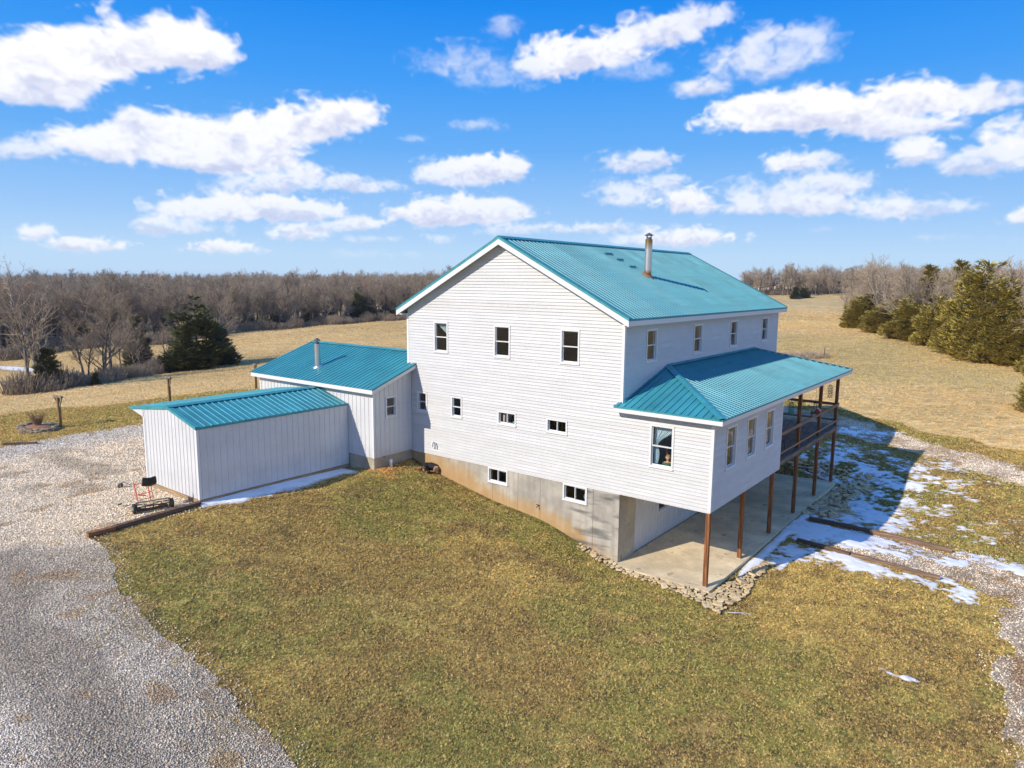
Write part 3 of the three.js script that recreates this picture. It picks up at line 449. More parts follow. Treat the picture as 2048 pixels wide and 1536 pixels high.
{ const b = new MB(); b.box(W, WP - 0.15, 0, 2.96, -DB, -DB + 0.15); mesh('bay_wall', b.geo(), M.vinyl, house);
  mesh('rear_wall', new MB().box(0, W - 0.15, -0.1, HW, -DP, -DP + 0.15).geo(), M.vinyl, house); mesh('west_wall', new MB().box(0, 0.15, -0.1, HW, -DP + 0.15, -0.15).geo(), M.vinyl, house);
  const gt = (z0, z1) => { const q = new MB(), yl = HW, l = [0.06, yl, z0], r = [W - 0.06, yl, z0], t = [AX, AP - 0.2, z0], f = a => [a[0], a[1], z1]; q.tri(l, r, t).tri(f(l), f(r), f(t)).quad(l, t, f(t), f(l)).quad(r, t, f(t), f(r)); return q.geo(); };
  mesh('gable_wall', gt(-0.15, 0), M.vinyl, house); mesh('gable_wall', gt(-DP, -DP + 0.15), M.vinyl, house); }
const rakeY = x => AP - 0.17 - SL * Math.abs(x - AX);
siding(house, zf, 0.0, 9.02, v => v > 6.2 ? [AX - (AP - 0.17 - v) / SL, AX + (AP - 0.17 - v) / SL].map(u => clamp(u, 0.02, W - 0.02)) : v > 3.06 ? [0.02, W - 0.02] : [0.02, WP - 0.02], front.map(h => [h[0] - 0.004, h[1] + 0.004, h[2] - 0.01, h[3] + 0.004]));
siding(house, xw, 0.40, HW - 0.02, v => v < 3.36 ? [DB + 0.02, DP] : [0.02, DP], [...upper, ...porchSide]);
siding(house, xp, 0.0, 2.93, v => [0.02, DB - 0.02], bay);
for (const [h, m] of [...front.map(h => [h, zf]), ...upper.map(h => [h, xw]), ...porchSide.map(h => [h, xw]), ...bay.map(h => [h, xp])]) windowUnit(house, m, h[0], h[1], h[2], h[3], h[4]);
const trimPost = (x, z, y0, y1, sx, sz) => { const b = new MB(); b.box(x - 0.075 * (sx > 0 ? 1 : 0), x + 0.028 * sx + 0.0, y0, y1, z, z + 0.03).box(x + (sx > 0 ? 0.0 : -0.028), x + (sx > 0 ? 0.028 : 0), y0, y1, z - 0.075, z - 0.001); mesh('corner_trim', b.geo(), M.trim, house); };
trimPost(W, 0, 3.30, HW, 1, 1); trimPost(WP, 0, 0.0, 2.94, 1, 1);
mesh('corner_trim', new MB().box(-0.028, 0.075, 0, HW, 0, 0.03).box(-0.028, 0, 0, HW, -0.08, -0.001).geo(), M.trim, house);
mesh('corner_trim', new MB().box(WP - 0.01, WP + 0.028, 0.0, 2.94, -DB - 0.01, -DB + 0.07).geo(), M.trim, house);
mesh('corner_trim', new MB().box(W - 0.01, W + 0.028, 0.4, HW, -DP - 0.01, -DP + 0.07).geo(), M.trim, house);
mesh('starter_strip', new MB().box(0, W, -0.045, 0, -0.012, 0.012).box(W, WP, -0.03, 0, -0.012, 0.012).geo(), M.trim, house);
// floors, ceilings and a partition inside, so that the windows look into rooms
{ const b = new MB(); for (const y of [YC - 0.12, 0.08, 3.3]) b.box(0.15, W - 0.15, y, y + 0.14, -DP + 0.15, -0.15); b.box(W, WP - 0.15, 0.02, 0.16, -DB + 0.15, -0.15); mesh('room_floor', b.geo(), M.interiorFloor, house);
  const c = new MB(); c.box(0.15, W - 0.15, 6.02, 6.1, -DP + 0.15, -0.15).box(W, WP - 0.15, 2.86, 2.94, -DB + 0.15, -0.15).box(0.15, W - 0.15, 0.23, 3.29, -4.6, -4.5).box(0.15, W - 0.15, 3.45, 6.01, -4.6, -4.5).box(W - 0.15, W - 0.001, 0.2, 2.85, -DB + 0.15, -4.0).box(5.3, 5.4, 0.23, 3.29, -4.5, -0.16).box(3.6, 3.7, 3.45, 6.01, -4.5, -0.16).box(0.15, W - 0.3, YC + 0.03, 0.07, -5.1, -5.0); mesh('room_partition', c.geo(), M.interior, house); }
// foundation
function foundationTexture() {
  return texture(1024, 256, (u, v) => {
    const x = u * W, y = -3.0 + v * 3.1, g = TPS(x, 0.1), n = fbm(x * 2.2, y * 2.2, 5), f = vn(x * 60, y * 60), s = fbm(x * 0.9 + 4, y * 5 + 1, 4), drip = fbm(x * 7 + 2, y * 0.6 + 5, 3);
    let k = 0.66 + 0.20 * (n - 0.5) + 0.06 * (f - 0.5) + 0.10 * (drip - 0.5); let c = [k, k * 0.965, k * 0.895];
    const mud = sstep(0.85, 0.15, (y - g) / (lerp(0.95, 0.42, sstep(2.5, 4.6, x)) + 0.5 * (fbm(x * 0.8 + 8, 3, 3) - 0.4)) * 0.6 + (n - 0.5) * 0.45 + (drip - 0.5) * 0.45 + (x > 9.4 ? 0.22 : 0)) * (x < 9.9 ? 0.8 : 0.35);
    c = mix3(c, [0.72, 0.54, 0.30], mud * 0.8);
    if (x > 8.3 && s > 0.55) c = mix3(c, [0.36, 0.36, 0.35], (s - 0.55) * 2.6 * sstep(8.3, 9.3, x));
    return c;
  });
}
{ const t = foundationTexture(); t.wrapS = t.wrapT = THREE.ClampToEdgeWrapping; t.repeat.set(1 / W, 1 / 3.1); t.offset.set(0, 3.0 / 3.1); M.foundation = std(lin(0.95, 0.95, 0.95), 0.9, { map: t }); }
{ const hs = inner(base), panels = [0.02, 2.44, 4.88, 6.2, 7.3, 9.72, W]; 
  for (let i = 0; i + 1 < panels.length; i++) { const b = new MB(); for (const r of rectsMinus(panels[i] + (i ? 0.006 : 0), panels[i + 1] - 0.006, -3.2, -0.046, hs)) b.pbox(zf, ...r, i === panels.length - 2 ? -0.05 : -0.25, -0.012); mesh('foundation_panel', b.geo(), M.foundation, house); }
  const side = new MB(); side.box(W - 0.2, W - 0.003, -3.1, -0.004, -0.64, -0.052).box(W - 0.2, W - 0.003, -3.1, -0.004, -1.255, -0.648); mesh('foundation_panel', side.geo(), M.concrete, house);
  mesh('foundation_panel', new MB().box(0.02, 0.22, -3, -0.1, -DP, -0.26).box(0.25, W - 0.25, -3, -0.1, -DP, -DP + 0.2).geo(), M.concrete, house);
  for (const h of base) windowUnit(house, planeZ(-0.012), h[0], h[1], h[2], h[3], 'slide', 0.03);
  const hole = [[3.24, 4.74, -1.60, -0.45]];
  const wb = new MB(); for (const r of rectsMinus(1.27, DP, YC - 0.05, -0.02, hole)) wb.pbox(xw, ...r, -0.2, -0.06); mesh('basement_wall', wb.geo(), M.interior, house);
  wallRun(house, planeX(W - 0.05), 1.262, DP, YC + 0.012, 0.0, hole); windowUnit(house, planeX(W - 0.05), 3.24, 4.74, -1.60, -0.45, 'slide', 0.03); }
// main roof
{ const L = Math.hypot(W + OV - AX, AP - EV), len = DP + 2 * RK;
  const S1 = unit(AX - W - OV, AP - EV, 0), N1 = unit(AP - EV, W + OV - AX, 0); roofRun(house, [W + OV, EV, RK], [0, 0, -1], S1, N1, 0.0, len, () => -0.03, () => L);
  const x0 = 2 * AX - W - OV, S2 = unit(AX - x0, AP - EV, 0), N2 = unit(-(AP - EV), AX - x0, 0); roofRun(house, [x0, EV, RK], [0, 0, -1], S2, N2, 0.0, len, () => -0.03, () => L);
  const z0 = RK - 0.012, z1 = -DP - RK + 0.012, d = new MB(), dn = 0.012;
  d.slab([AX, AP - dn, z0], [W + OV - 0.01, EV - dn, z0], [W + OV - 0.01, EV - dn, z1], [AX, AP - dn, z1], 0.15); d.slab([x0 + 0.01, EV - dn, z0], [AX, AP - dn, z0], [AX, AP - dn, z1], [x0 + 0.01, EV - dn, z1], 0.15); mesh('roof_deck', d.geo(), M.soffit, house);
  const rake = (xa, ya, xb, yb, z, t) => new MB().slab([xa, ya, z], [xb, yb, z], [xb, yb, z + t], [xa, ya, z + t], 0.21).geo();
  for (const z of [RK - 0.010, -DP - RK - 0.014]) { mesh('fascia', rake(AX, AP - 0.07, W + OV + 0.005, EV - 0.07, z, 0.024), M.fascia, house); mesh('fascia', rake(x0 - 0.005, EV - 0.07, AX, AP - 0.07, z, 0.024), M.fascia, house);
    for (const [xa, ya, xb, yb] of [[AX, AP, W + OV + 0.02, EV - 0.008], [x0 - 0.02, EV - 0.008, AX, AP]]) { const s = z > 0 ? 1 : -1, e = z > 0 ? z + 0.034 : z - 0.01, b = new MB(); b.slab([xa, ya + 0.046, e], [xb, yb + 0.046, e], [xb, yb + 0.046, e - s * 0.14], [xa, ya + 0.046, e - s * 0.14], 0.008); b.slab([xa, ya + 0.026, e], [xb, yb + 0.026, e], [xb, yb + 0.026, e - s * 0.006], [xa, ya + 0.026, e - s * 0.006], 0.092); mesh('rake_trim', b.geo(), M.roof, house); } }
  mesh('fascia', new MB().box(W + OV - 0.01, W + OV + 0.012, EV - 0.25, EV - 0.035, z1, z0).geo(), M.fascia, house); mesh('fascia', new MB().box(x0 - 0.012, x0 + 0.01, EV - 0.25, EV - 0.035, z1, z0).geo(), M.fascia, house);
  mesh('drip_edge', new MB().box(W + OV + 0.013, W + OV + 0.022, EV - 0.075, EV + 0.0, z1, z0).geo(), M.roof, house); mesh('soffit', new MB().box(W + 0.02, W + OV - 0.012, EV - 0.235, EV - 0.205, z1, z0).box(x0 + 0.012, -0.02, EV - 0.235, EV - 0.205, z1, z0).geo(), M.soffit, house);
  const cap = (s) => new MB().slab([AX, AP + 0.062, RK + 0.03], [AX + s * 0.19, AP + 0.062 - SL * 0.19, RK + 0.03], [AX + s * 0.19, AP + 0.062 - SL * 0.19, -DP - RK - 0.03], [AX, AP + 0.062, -DP - RK - 0.03], 0.012);
  const c = cap(1); c.p.push(...cap(-1).p); mesh('ridge_cap', c.geo(), M.roof, house);
  for (const [x, z] of [[6.30, -6.54], [6.83, -6.63], [7.45, -6.70]]) { const y = AP - SL * (x - AX), b = new MB(); b.slab([x - 0.10, y + 0.035 + SL * 0.10, z + 0.31], [x + 0.06, y + 0.035 - SL * 0.06, z + 0.31], [x + 0.06, y + 0.035 - SL * 0.06, z - 0.31], [x - 0.10, y + 0.035 + SL * 0.10, z - 0.31], 0.008); b.slab([x - 0.02, y + 0.10, z + 0.31], [x + 0.0, y + 0.09, z + 0.31], [x, y + 0.09, z - 0.31], [x - 0.02, y + 0.10, z - 0.31], 0.07); mesh('snow_guard', b.geo(), M.roof, house); } }
// stove pipes
function stovePipe(parent, x, y, z, h, r, slope, axis, rusty) {
  const p = mesh('stove_pipe', new MB().lathe([[r, -0.15], [r, h * 0.5 - 0.012], [r * 1.035, h * 0.5 - 0.01], [r * 1.035, h * 0.5 + 0.01], [r, h * 0.5 + 0.012], [r, h], [r * 0.72, h + 0.004]], 24, [x, y, z]).geo(0.6), rusty ? M.pipeStained : M.pipe, parent);
  const f = new MB(), n = 20, R0 = r * 1.75, at = (k, rr, up) => { const a = k / n * Math.PI * 2, dx = Math.cos(a) * rr, dz = Math.sin(a) * rr; return [x + dx, y + up - slope * (axis === 'x' ? dx : dz), z + dz]; };
  for (let k = 0; k < n; k++) f.quad(at(k, R0, 0.035), at(k + 1, R0, 0.035), at(k + 1, r * 1.04, 0.10), at(k, r * 1.04, 0.10)).quad(at(k, R0, 0.0), at(k + 1, R0, 0.0), at(k + 1, R0, 0.035), at(k, R0, 0.035)); mesh('flashing', f.geo(0.6), rusty ? M.rust : M.pipe, p);
  const cB = new MB(); cB.lathe([[r * 0.74, h - 0.02], [r * 0.74, h + 0.085], [r * 0.62, h + 0.09]], 18, [x, y, z]); mesh('collar', cB.geo(0.6), M.pipeCap, p);
  const cp = new MB(); for (let k = 0; k < 4; k++) { const a = k * Math.PI / 2 + 0.5; cp.bar([x + Math.cos(a) * r * 0.7, y + h + 0.05, z + Math.sin(a) * r * 0.7], [x + Math.cos(a) * r * 0.95, y + h + 0.19, z + Math.sin(a) * r * 0.95], 0.03, 0.008); } cp.lathe([[r * 1.22, h + 0.16], [r * 1.24, h + 0.172], [r * 0.7, h + 0.235], [0.012, h + 0.285], [0.0, h + 0.29]], 24, [x, y, z]); mesh('rain_cap', cp.geo(0.6), M.pipeCap, p);
}
{ const t = texture(64, 256, (u, v) => { const y = v * 2 - 0.2, n = fbm(u * 6, v * 5, 4, 6, 0), top = sstep(1.15 + (n - 0.5) * 0.6, 1.6, y), low = sstep(0.28 + (n - 0.5) * 0.3, 0.05, y); let c = [0.80, 0.79, 0.78]; c = mix3(c, [0.52, 0.38, 0.12], top * 0.8); return mix3(c, [0.46, 0.28, 0.15], low * 0.8); }); t.repeat.set(1, 1 / 2); t.offset.set(0, 0); M.pipeStained = std(lin(0.95, 0.95, 0.95), 0.36, { metalness: 0.75, map: t }); }
stovePipe(house, 8.169, 7.817, -6.753, 1.6, 0.158, SL, 'x', true);
{ const m = house.children[house.children.length - 1], p = m.geometry.attributes.position, u = m.geometry.attributes.uv; for (let i = 0; i < p.count; i++) u.setXY(i, Math.atan2(p.getZ(i) + 6.753, p.getX(i) - 8.169) / 6.2832, p.getY(i) - 7.817 + 0.2); }
// porch: hipped roof, deck, posts, rails
{ const ex = 14.606, ey = 3.237, ty = 4.334, ez = 0.332, z1 = -3.425, z3 = -13.314, ze = -17.07, sl = (ty - ey) / (ex - W), L = Math.hypot(ex - W, ty - ey);
  const S = unit(W - ex, ty - ey, 0), N = unit(ty - ey, ex - W, 0), kz = L / (ez - z1);
  roofRun(house, [ex, ey, ez], [0, 0, -1], S, N, 0, ez - ze, () => -0.03, s => Math.min(L, s * kz, (ez - ze - s) * L / (z3 - ze)));
  const Lf = Math.hypot(ez - z1, ty - ey), Sf = unit(0, ty - ey, z1 - ez), Nf = unit(0, ez - z1, ty - ey), xl = 10.66;
  roofRun(house, [xl, ey, ez], [1, 0, 0], Sf, Nf, 0, ex - xl, () => -0.03, s => s < W - xl ? Lf * 0.088 : (ex - xl - s) / (ex - W) * Lf);
  const Sb = unit(0, ty - ey, z3 - ze), Nb = unit(0, z3 - ze, -(ty - ey)), Lb = Math.hypot(z3 - ze, ty - ey); roofRun(house, [W, ey, ze], [1, 0, 0], Sb, Nb, 0, ex - W, () => 0, s => (ex - W - s) / (ex - W) * Lb);
  const d = new MB(), q = 0.012; d.slab([W + 0.01, ty - q, z3], [W + 0.01, ty - q, z1], [ex - 0.01, ey - q, ez - 0.01], [ex - 0.01, ey - q, ze + 0.01], 0.13); d.slab([W + 0.01, ty - q, z1], [W + 0.01, ey - q, ez - 0.01], [ex - 0.01, ey - q, ez - 0.01], [ex - 0.01, ey - q, ez - 0.012], 0.13); d.slab([W + 0.01, ty - q, z3], [ex - 0.01, ey - q, ze + 0.012], [ex - 0.01, ey - q, ze + 0.01], [W + 0.01, ey - q, ze + 0.01], 0.13); d.slab([xl, ey - q, ez - 0.01], [W + 0.02, ey - q, ez - 0.01], [W + 0.02, ey + 0.085, 0.022], [xl, ey + 0.085, 0.022], 0.12); mesh('roof_deck', d.geo(), M.soffit, house);
  mesh('fascia', new MB().box(xl, ex + 0.01, ey - 0.205, ey - 0.03, ez - 0.01, ez + 0.014).geo(), M.fascia, house); mesh('fascia', new MB().box(ex - 0.01, ex + 0.014, ey - 0.205, ey - 0.03, ze, ez - 0.012).geo(), M.fascia, house); mesh('fascia', new MB().box(W, ex + 0.01, ey - 0.205, ey - 0.03, ze - 0.014, ze - 0.001).geo(), M.fascia, house);
  mesh('fascia', new MB().box(xl - 0.012, xl - 0.001, ey - 0.205, ey + 0.04, 0.022, ez + 0.014).geo(), M.fascia, house);
  mesh('drip_edge', new MB().box(ex + 0.015, ex + 0.023, ey - 0.06, ey, ze, ez + 0.022).box(xl, ex + 0.02, ey - 0.06, ey, ez + 0.015, ez + 0.023).geo(), M.roof, house);
  mesh('soffit', new MB().box(xl, ex - 0.012, ey - 0.20, ey - 0.17, 0.022, ez - 0.012).box(WP + 0.022, ex - 0.012, ey - 0.20, ey - 0.17, ze, 0.02).geo(), M.soffit, house);
  mesh('porch_ceiling', new MB().box(W + 0.022, WP, 2.98, 3.01, ze + 0.1, -DB).geo(), M.soffit, house);
  const hip = (a, b) => { const A = new THREE.Vector3(...a), B = new THREE.Vector3(...b), dir = B.clone().sub(A).normalize(), k = new MB(); const up = 0.062; for (const s of [-1, 1]) { const side = new THREE.Vector3(-dir.z, 0, dir.x).multiplyScalar(s).normalize(); const o = (P, w, y) => [P.x + side.x * w, P.y + y, P.z + side.z * w]; k.hex([o(A, 0, up - 0.012), o(A, 0.15, up - 0.042), o(B, 0.15, up - 0.042), o(B, 0, up - 0.012), o(A, 0, up), o(A, 0.15, up - 0.03), o(B, 0.15, up - 0.03), o(B, 0, up)]); } return k.geo(); };
  mesh('hip_cap', hip([ex + 0.02, ey, ez + 0.02], [W + 0.03, ty - 0.005, z1 - 0.03]), M.roof, house); mesh('hip_cap', hip([ex + 0.02, ey, ze - 0.02], [W + 0.03, ty - 0.005, z3 + 0.03]), M.roof, house);
  mesh('wall_flashing', new MB().slab([W + 0.024, ty + 0.075, z1 + 0.02], [W + 0.16, ty + 0.022, z1 + 0.02], [W + 0.16, ty + 0.022, z3 - 0.02], [W + 0.024, ty + 0.075, z3 - 0.02], 0.008).geo(), M.roof, house);
  mesh('wall_flashing', new MB().slab([W + 0.024, ty + 0.04, z1], [W + 0.10, ty + 0.035, z1], [W + 0.10, ey + 0.135, 0.02], [W + 0.024, ey + 0.135, 0.02], 0.008).geo(), M.roof, house);
  mesh('porch_beam', new MB().box(WP - 0.14, WP, 2.80, 3.03, -16.5, -DB - 0.02).geo(), M.deckWood, house);
  for (const [k, z] of [-0.09, -3.283, -6.616, -9.906, -13.26, -16.40].entries()) { const p = mesh('porch_post', new MB().box(WP - 0.145, WP - 0.005, YC + 0.03, k < 3 ? -0.015 : 2.80, z - 0.07, z + 0.07).geo(), M.postWood, house); mesh('post_base', new MB().box(WP - 0.155, WP + 0.005, YC, YC + 0.035, z - 0.08, z + 0.08).geo(), M.pipe, p); }
  mesh('bay_underside', new MB().box(W + 0.0, WP - 0.002, -0.012, 0.0, -DB, -0.0025).geo(), M.soffit, house);
  { const b = new MB(); for (let x = W + 0.03; x < WP - 0.02; x += 0.145) b.box(x, x + 0.139, 0.345, 0.38, -16.52, -DB - 0.005); mesh('deck_boards', b.geo(), M.deckFloor, house); const j = new MB(); for (let z = -DB - 0.3; z > -16.4; z -= 0.41) j.box(W, WP - 0.05, 0.10, 0.34, z - 0.02, z + 0.02); mesh('deck_joists', j.geo(), M.deckWood, house); }
  mesh('rim_joist', new MB().box(WP - 0.04, WP, 0.09, 0.38, -13.25, -DB - 0.003).geo(), M.deckWood, house); mesh('rim_joist', new MB().box(WP - 0.04, WP, 0.09, 0.38, -16.55, -13.258).geo(), M.deckWood, house); mesh('rim_joist', new MB().box(W, WP - 0.042, 0.09, 0.38, -16.55, -16.51).geo(), M.deckWood, house);
  const rail = (y, h) => { mesh('rail', new MB().box(WP, WP + 0.04, y - h, y, -16.53, -DB - 0.02).geo(), M.deckWood, house); mesh('rail', new MB().box(W + 0.03, WP - 0.146, y - h, y, -16.47, -16.43).geo(), M.deckWood, house); }; rail(1.54, 0.14); rail(0.70, 0.09);
  const wire = new MB(); for (let z = -DB - 0.12; z > -16.4; z -= 0.10) wire.box(WP - 0.02, WP - 0.016, 0.40, 1.42, z - 0.0018, z + 0.0018); for (let y = 0.46; y < 1.42; y += 0.15) wire.box(WP - 0.0155, WP - 0.012, y, y + 0.0036, -16.4, -DB - 0.05); for (let x = W + 0.1; x < WP - 0.2; x += 0.1) wire.box(x, x + 0.0036, 0.45, 1.42, -16.458, -16.454); mesh('wire_mesh', wire.geo(), M.blackMetal, house); }
mesh('vent_hood', new MB().tube([[1.585, 0.52, 0.02], [1.585, 0.53, 0.10], [1.585, 0.50, 0.145], [1.585, 0.42, 0.15], [1.585, 0.33, 0.145]], 0.045, 10).geo(0.5), M.trim, house);
mesh('vent_hose', new MB().tube([[1.70, 0.50, 0.025], [1.72, 0.50, 0.09], [1.74, 0.42, 0.12], [1.74, 0.30, 0.11]], 0.03, 8).geo(0.5), std(lin(0.4, 0.4, 0.4), 0.6), house);
mesh('hose_tap', new MB().tube([[7.23, -1.20, -0.02], [7.23, -1.20, 0.09], [7.23, -1.27, 0.12]], 0.018, 8).tube([[7.18, -1.14, 0.06], [7.28, -1.14, 0.06]], 0.02, 6).geo(), M.black, house);

// ---------------------------------------------------------------- the patio
struct('patio_slab', new MB().box(W - 0.002, 14.40, -2.95, YC - 0.001, -16.6, 0.24).geo(), M.slab, 'bare concrete patio slab under the raised porch', 'patio');

// ---------------------------------------------------------------- the low wing beside the gable
const wing = thing('house_wing', 'single storey white ribbed wing with teal shed roof and stove pipe', 'house wing');
{ const xa = 0.203, za = 2.254, xl = -8.08, zr = -1.12, zb = -4.5, rs = 0.3455, ry = z => 3.911 - rs * z, top = z => ry(z) - 0.16;
  const hole = [[-1.58, -0.95, 1.66, 2.59]];                                        // u = -z
  wallRun(wing, planeZ(za), xl, xa - 0.01, 0.0, top(za)); wallRun(wing, planeX(xa), -za, -0.025, 0.0, u => top(-u), hole); windowUnit(wing, planeX(xa), -1.58, -0.95, 1.66, 2.59, 'hung', 0.045);
  wallRun(wing, planeX(xl, -1), -za, 4.5, 0.0, u => Math.min(top(-u), top(zr) - (u + zr) * rs)); 
  const rib = new MB(); for (const r of rectsMinus(-za + 0.02, -0.16, 0.0, 2.75, inner(hole))) rib.pbox(planeX(xa - 0.012), ...r, -0.09, 0); rib.box(xl + 0.02, xa - 0.11, 0, 2.8, za - 0.1, za - 0.02).box(xl + 0.02, -0.05, 0.0, 2.75, zb, zb + 0.1).box(xl + 0.02, xl + 0.1, 0, 2.75, zb, za - 0.1); mesh('wall_frame', rib.geo(), M.interior, wing);
  mesh('rear_wall', new MB().box(xl, -0.03, 0, 2.75, zb - 0.03, zb - 0.005).geo(), M.metalWall, wing);
  mesh('room_floor', new MB().box(xl + 0.1, xa - 0.12, -0.05, 0.05, zb + 0.1, za - 0.1).geo(), M.interiorFloor, wing);
  for (const [x, z] of [[xa, za]]) mesh('corner_trim', new MB().box(x - 0.07, x + 0.024, 0, top(z) - 0.01, z + 0.001, z + 0.026).box(x, x + 0.024, 0, top(z) - 0.02, z - 0.07, z - 0.001).geo(), M.trim, wing);
  mesh('corner_trim', new MB().box(xl - 0.022, xl + 0.06, 0, top(za) - 0.01, za + 0.001, za + 0.026).geo(), M.trim, wing);
  mesh('foundation', new MB().box(xl + 0.01, xa - 0.015, -1.3, -0.002, za - 0.2, za - 0.01).box(xa - 0.2, xa - 0.012, -1.3, -0.002, 0.0, za - 0.201).box(xl + 0.01, xl + 0.2, -1.3, -0.002, zb, za - 0.201).geo(), M.concrete, wing);
  const x0 = -8.396, x1 = xa + 0.313, ez = za + 0.301, L = Math.hypot(ez - zr, ry(zr) - ry(ez)), S = unit(0, ry(zr) - ry(ez), zr - ez), N = unit(0, ez - zr, ry(zr) - ry(ez)), lz = Math.hypot(ez - 0.03, ry(0.03) - ry(ez));
  roofRun(wing, [x0, ry(ez), ez], [1, 0, 0], S, N, 0, x1 - x0, () => -0.03, s => x0 + s > -0.03 ? lz : L);
  const S2 = unit(0, ry(zr) - ry(ez), ez - zr), N2 = unit(0, ez - zr, -(ry(zr) - ry(ez))); roofRun(wing, [x0, ry(ez), 2 * zr - ez], [1, 0, 0], S2, N2, 0, -0.04 - x0, () => -0.03, () => L);
  const q = 0.012, d = new MB(); d.slab([x0 + 0.01, ry(ez) - q, ez - 0.01], [-0.04, ry(ez) - q, ez - 0.01], [-0.04, ry(zr) - q, zr], [x0 + 0.01, ry(zr) - q, zr], 0.13); d.slab([-0.04, ry(ez) - q, ez - 0.01], [x1 - 0.01, ry(ez) - q, ez - 0.01], [x1 - 0.01, ry(0.04) - q, 0.04], [-0.04, ry(0.04) - q, 0.04], 0.13); d.slab([x0 + 0.01, ry(zr) - q, zr], [-0.04, ry(zr) - q, zr], [-0.04, ry(ez) - q, 2 * zr - ez + 0.01], [x0 + 0.01, ry(ez) - q, 2 * zr - ez + 0.01], 0.13); mesh('roof_deck', d.geo(), M.soffit, wing);
  mesh('fascia', new MB().box(x0, x1, ry(ez) - 0.20, ry(ez) - 0.03, ez - 0.009, ez + 0.014).geo(), M.fascia, wing);
  const rk = (x, zA, zB) => new MB().slab([x, ry(zA) - 0.035, zA], [x + 0.02, ry(zA) - 0.035, zA], [x + 0.02, ry(zB) - 0.035, zB], [x, ry(zB) - 0.035, zB], 0.15).geo(); mesh('fascia', rk(x1 - 0.009, ez - 0.01, 0.03), M.fascia, wing); mesh('fascia', rk(x0 - 0.011, ez - 0.01, zr), M.fascia, wing);
  const rt = (x, zA, zB, s) => { const b = new MB(); b.slab([x, ry(zA) + 0.034, zA], [x - s * 0.11, ry(zA) + 0.034, zA], [x - s * 0.11, ry(zB) + 0.034, zB], [x, ry(zB) + 0.034, zB], 0.008); b.slab([x, ry(zA) + 0.026, zA], [x - s * 0.007, ry(zA) + 0.026, zA], [x - s * 0.007, ry(zB) + 0.026, zB], [x, ry(zB) + 0.026, zB], 0.07); mesh('rake_trim', b.geo(), M.roof, wing); }; rt(x1 + 0.022, ez + 0.02, 0.03, 1); rt(x0 - 0.022, ez + 0.02, zr, -1);
  const c = new MB(); for (const s of [-1, 1]) c.slab([x0 - 0.02, ry(zr) + 0.055, zr], [-0.04, ry(zr) + 0.055, zr], [-0.04, ry(zr) + 0.055 - 0.18 * rs, zr + s * 0.18], [x0 - 0.02, ry(zr) + 0.055 - 0.18 * rs, zr + s * 0.18], 0.01); mesh('ridge_cap', c.geo(), M.roof, wing);
  stovePipe(wing, -4.75, ry(1.307), 1.307, 1.08, 0.135, rs, 'z', false); }

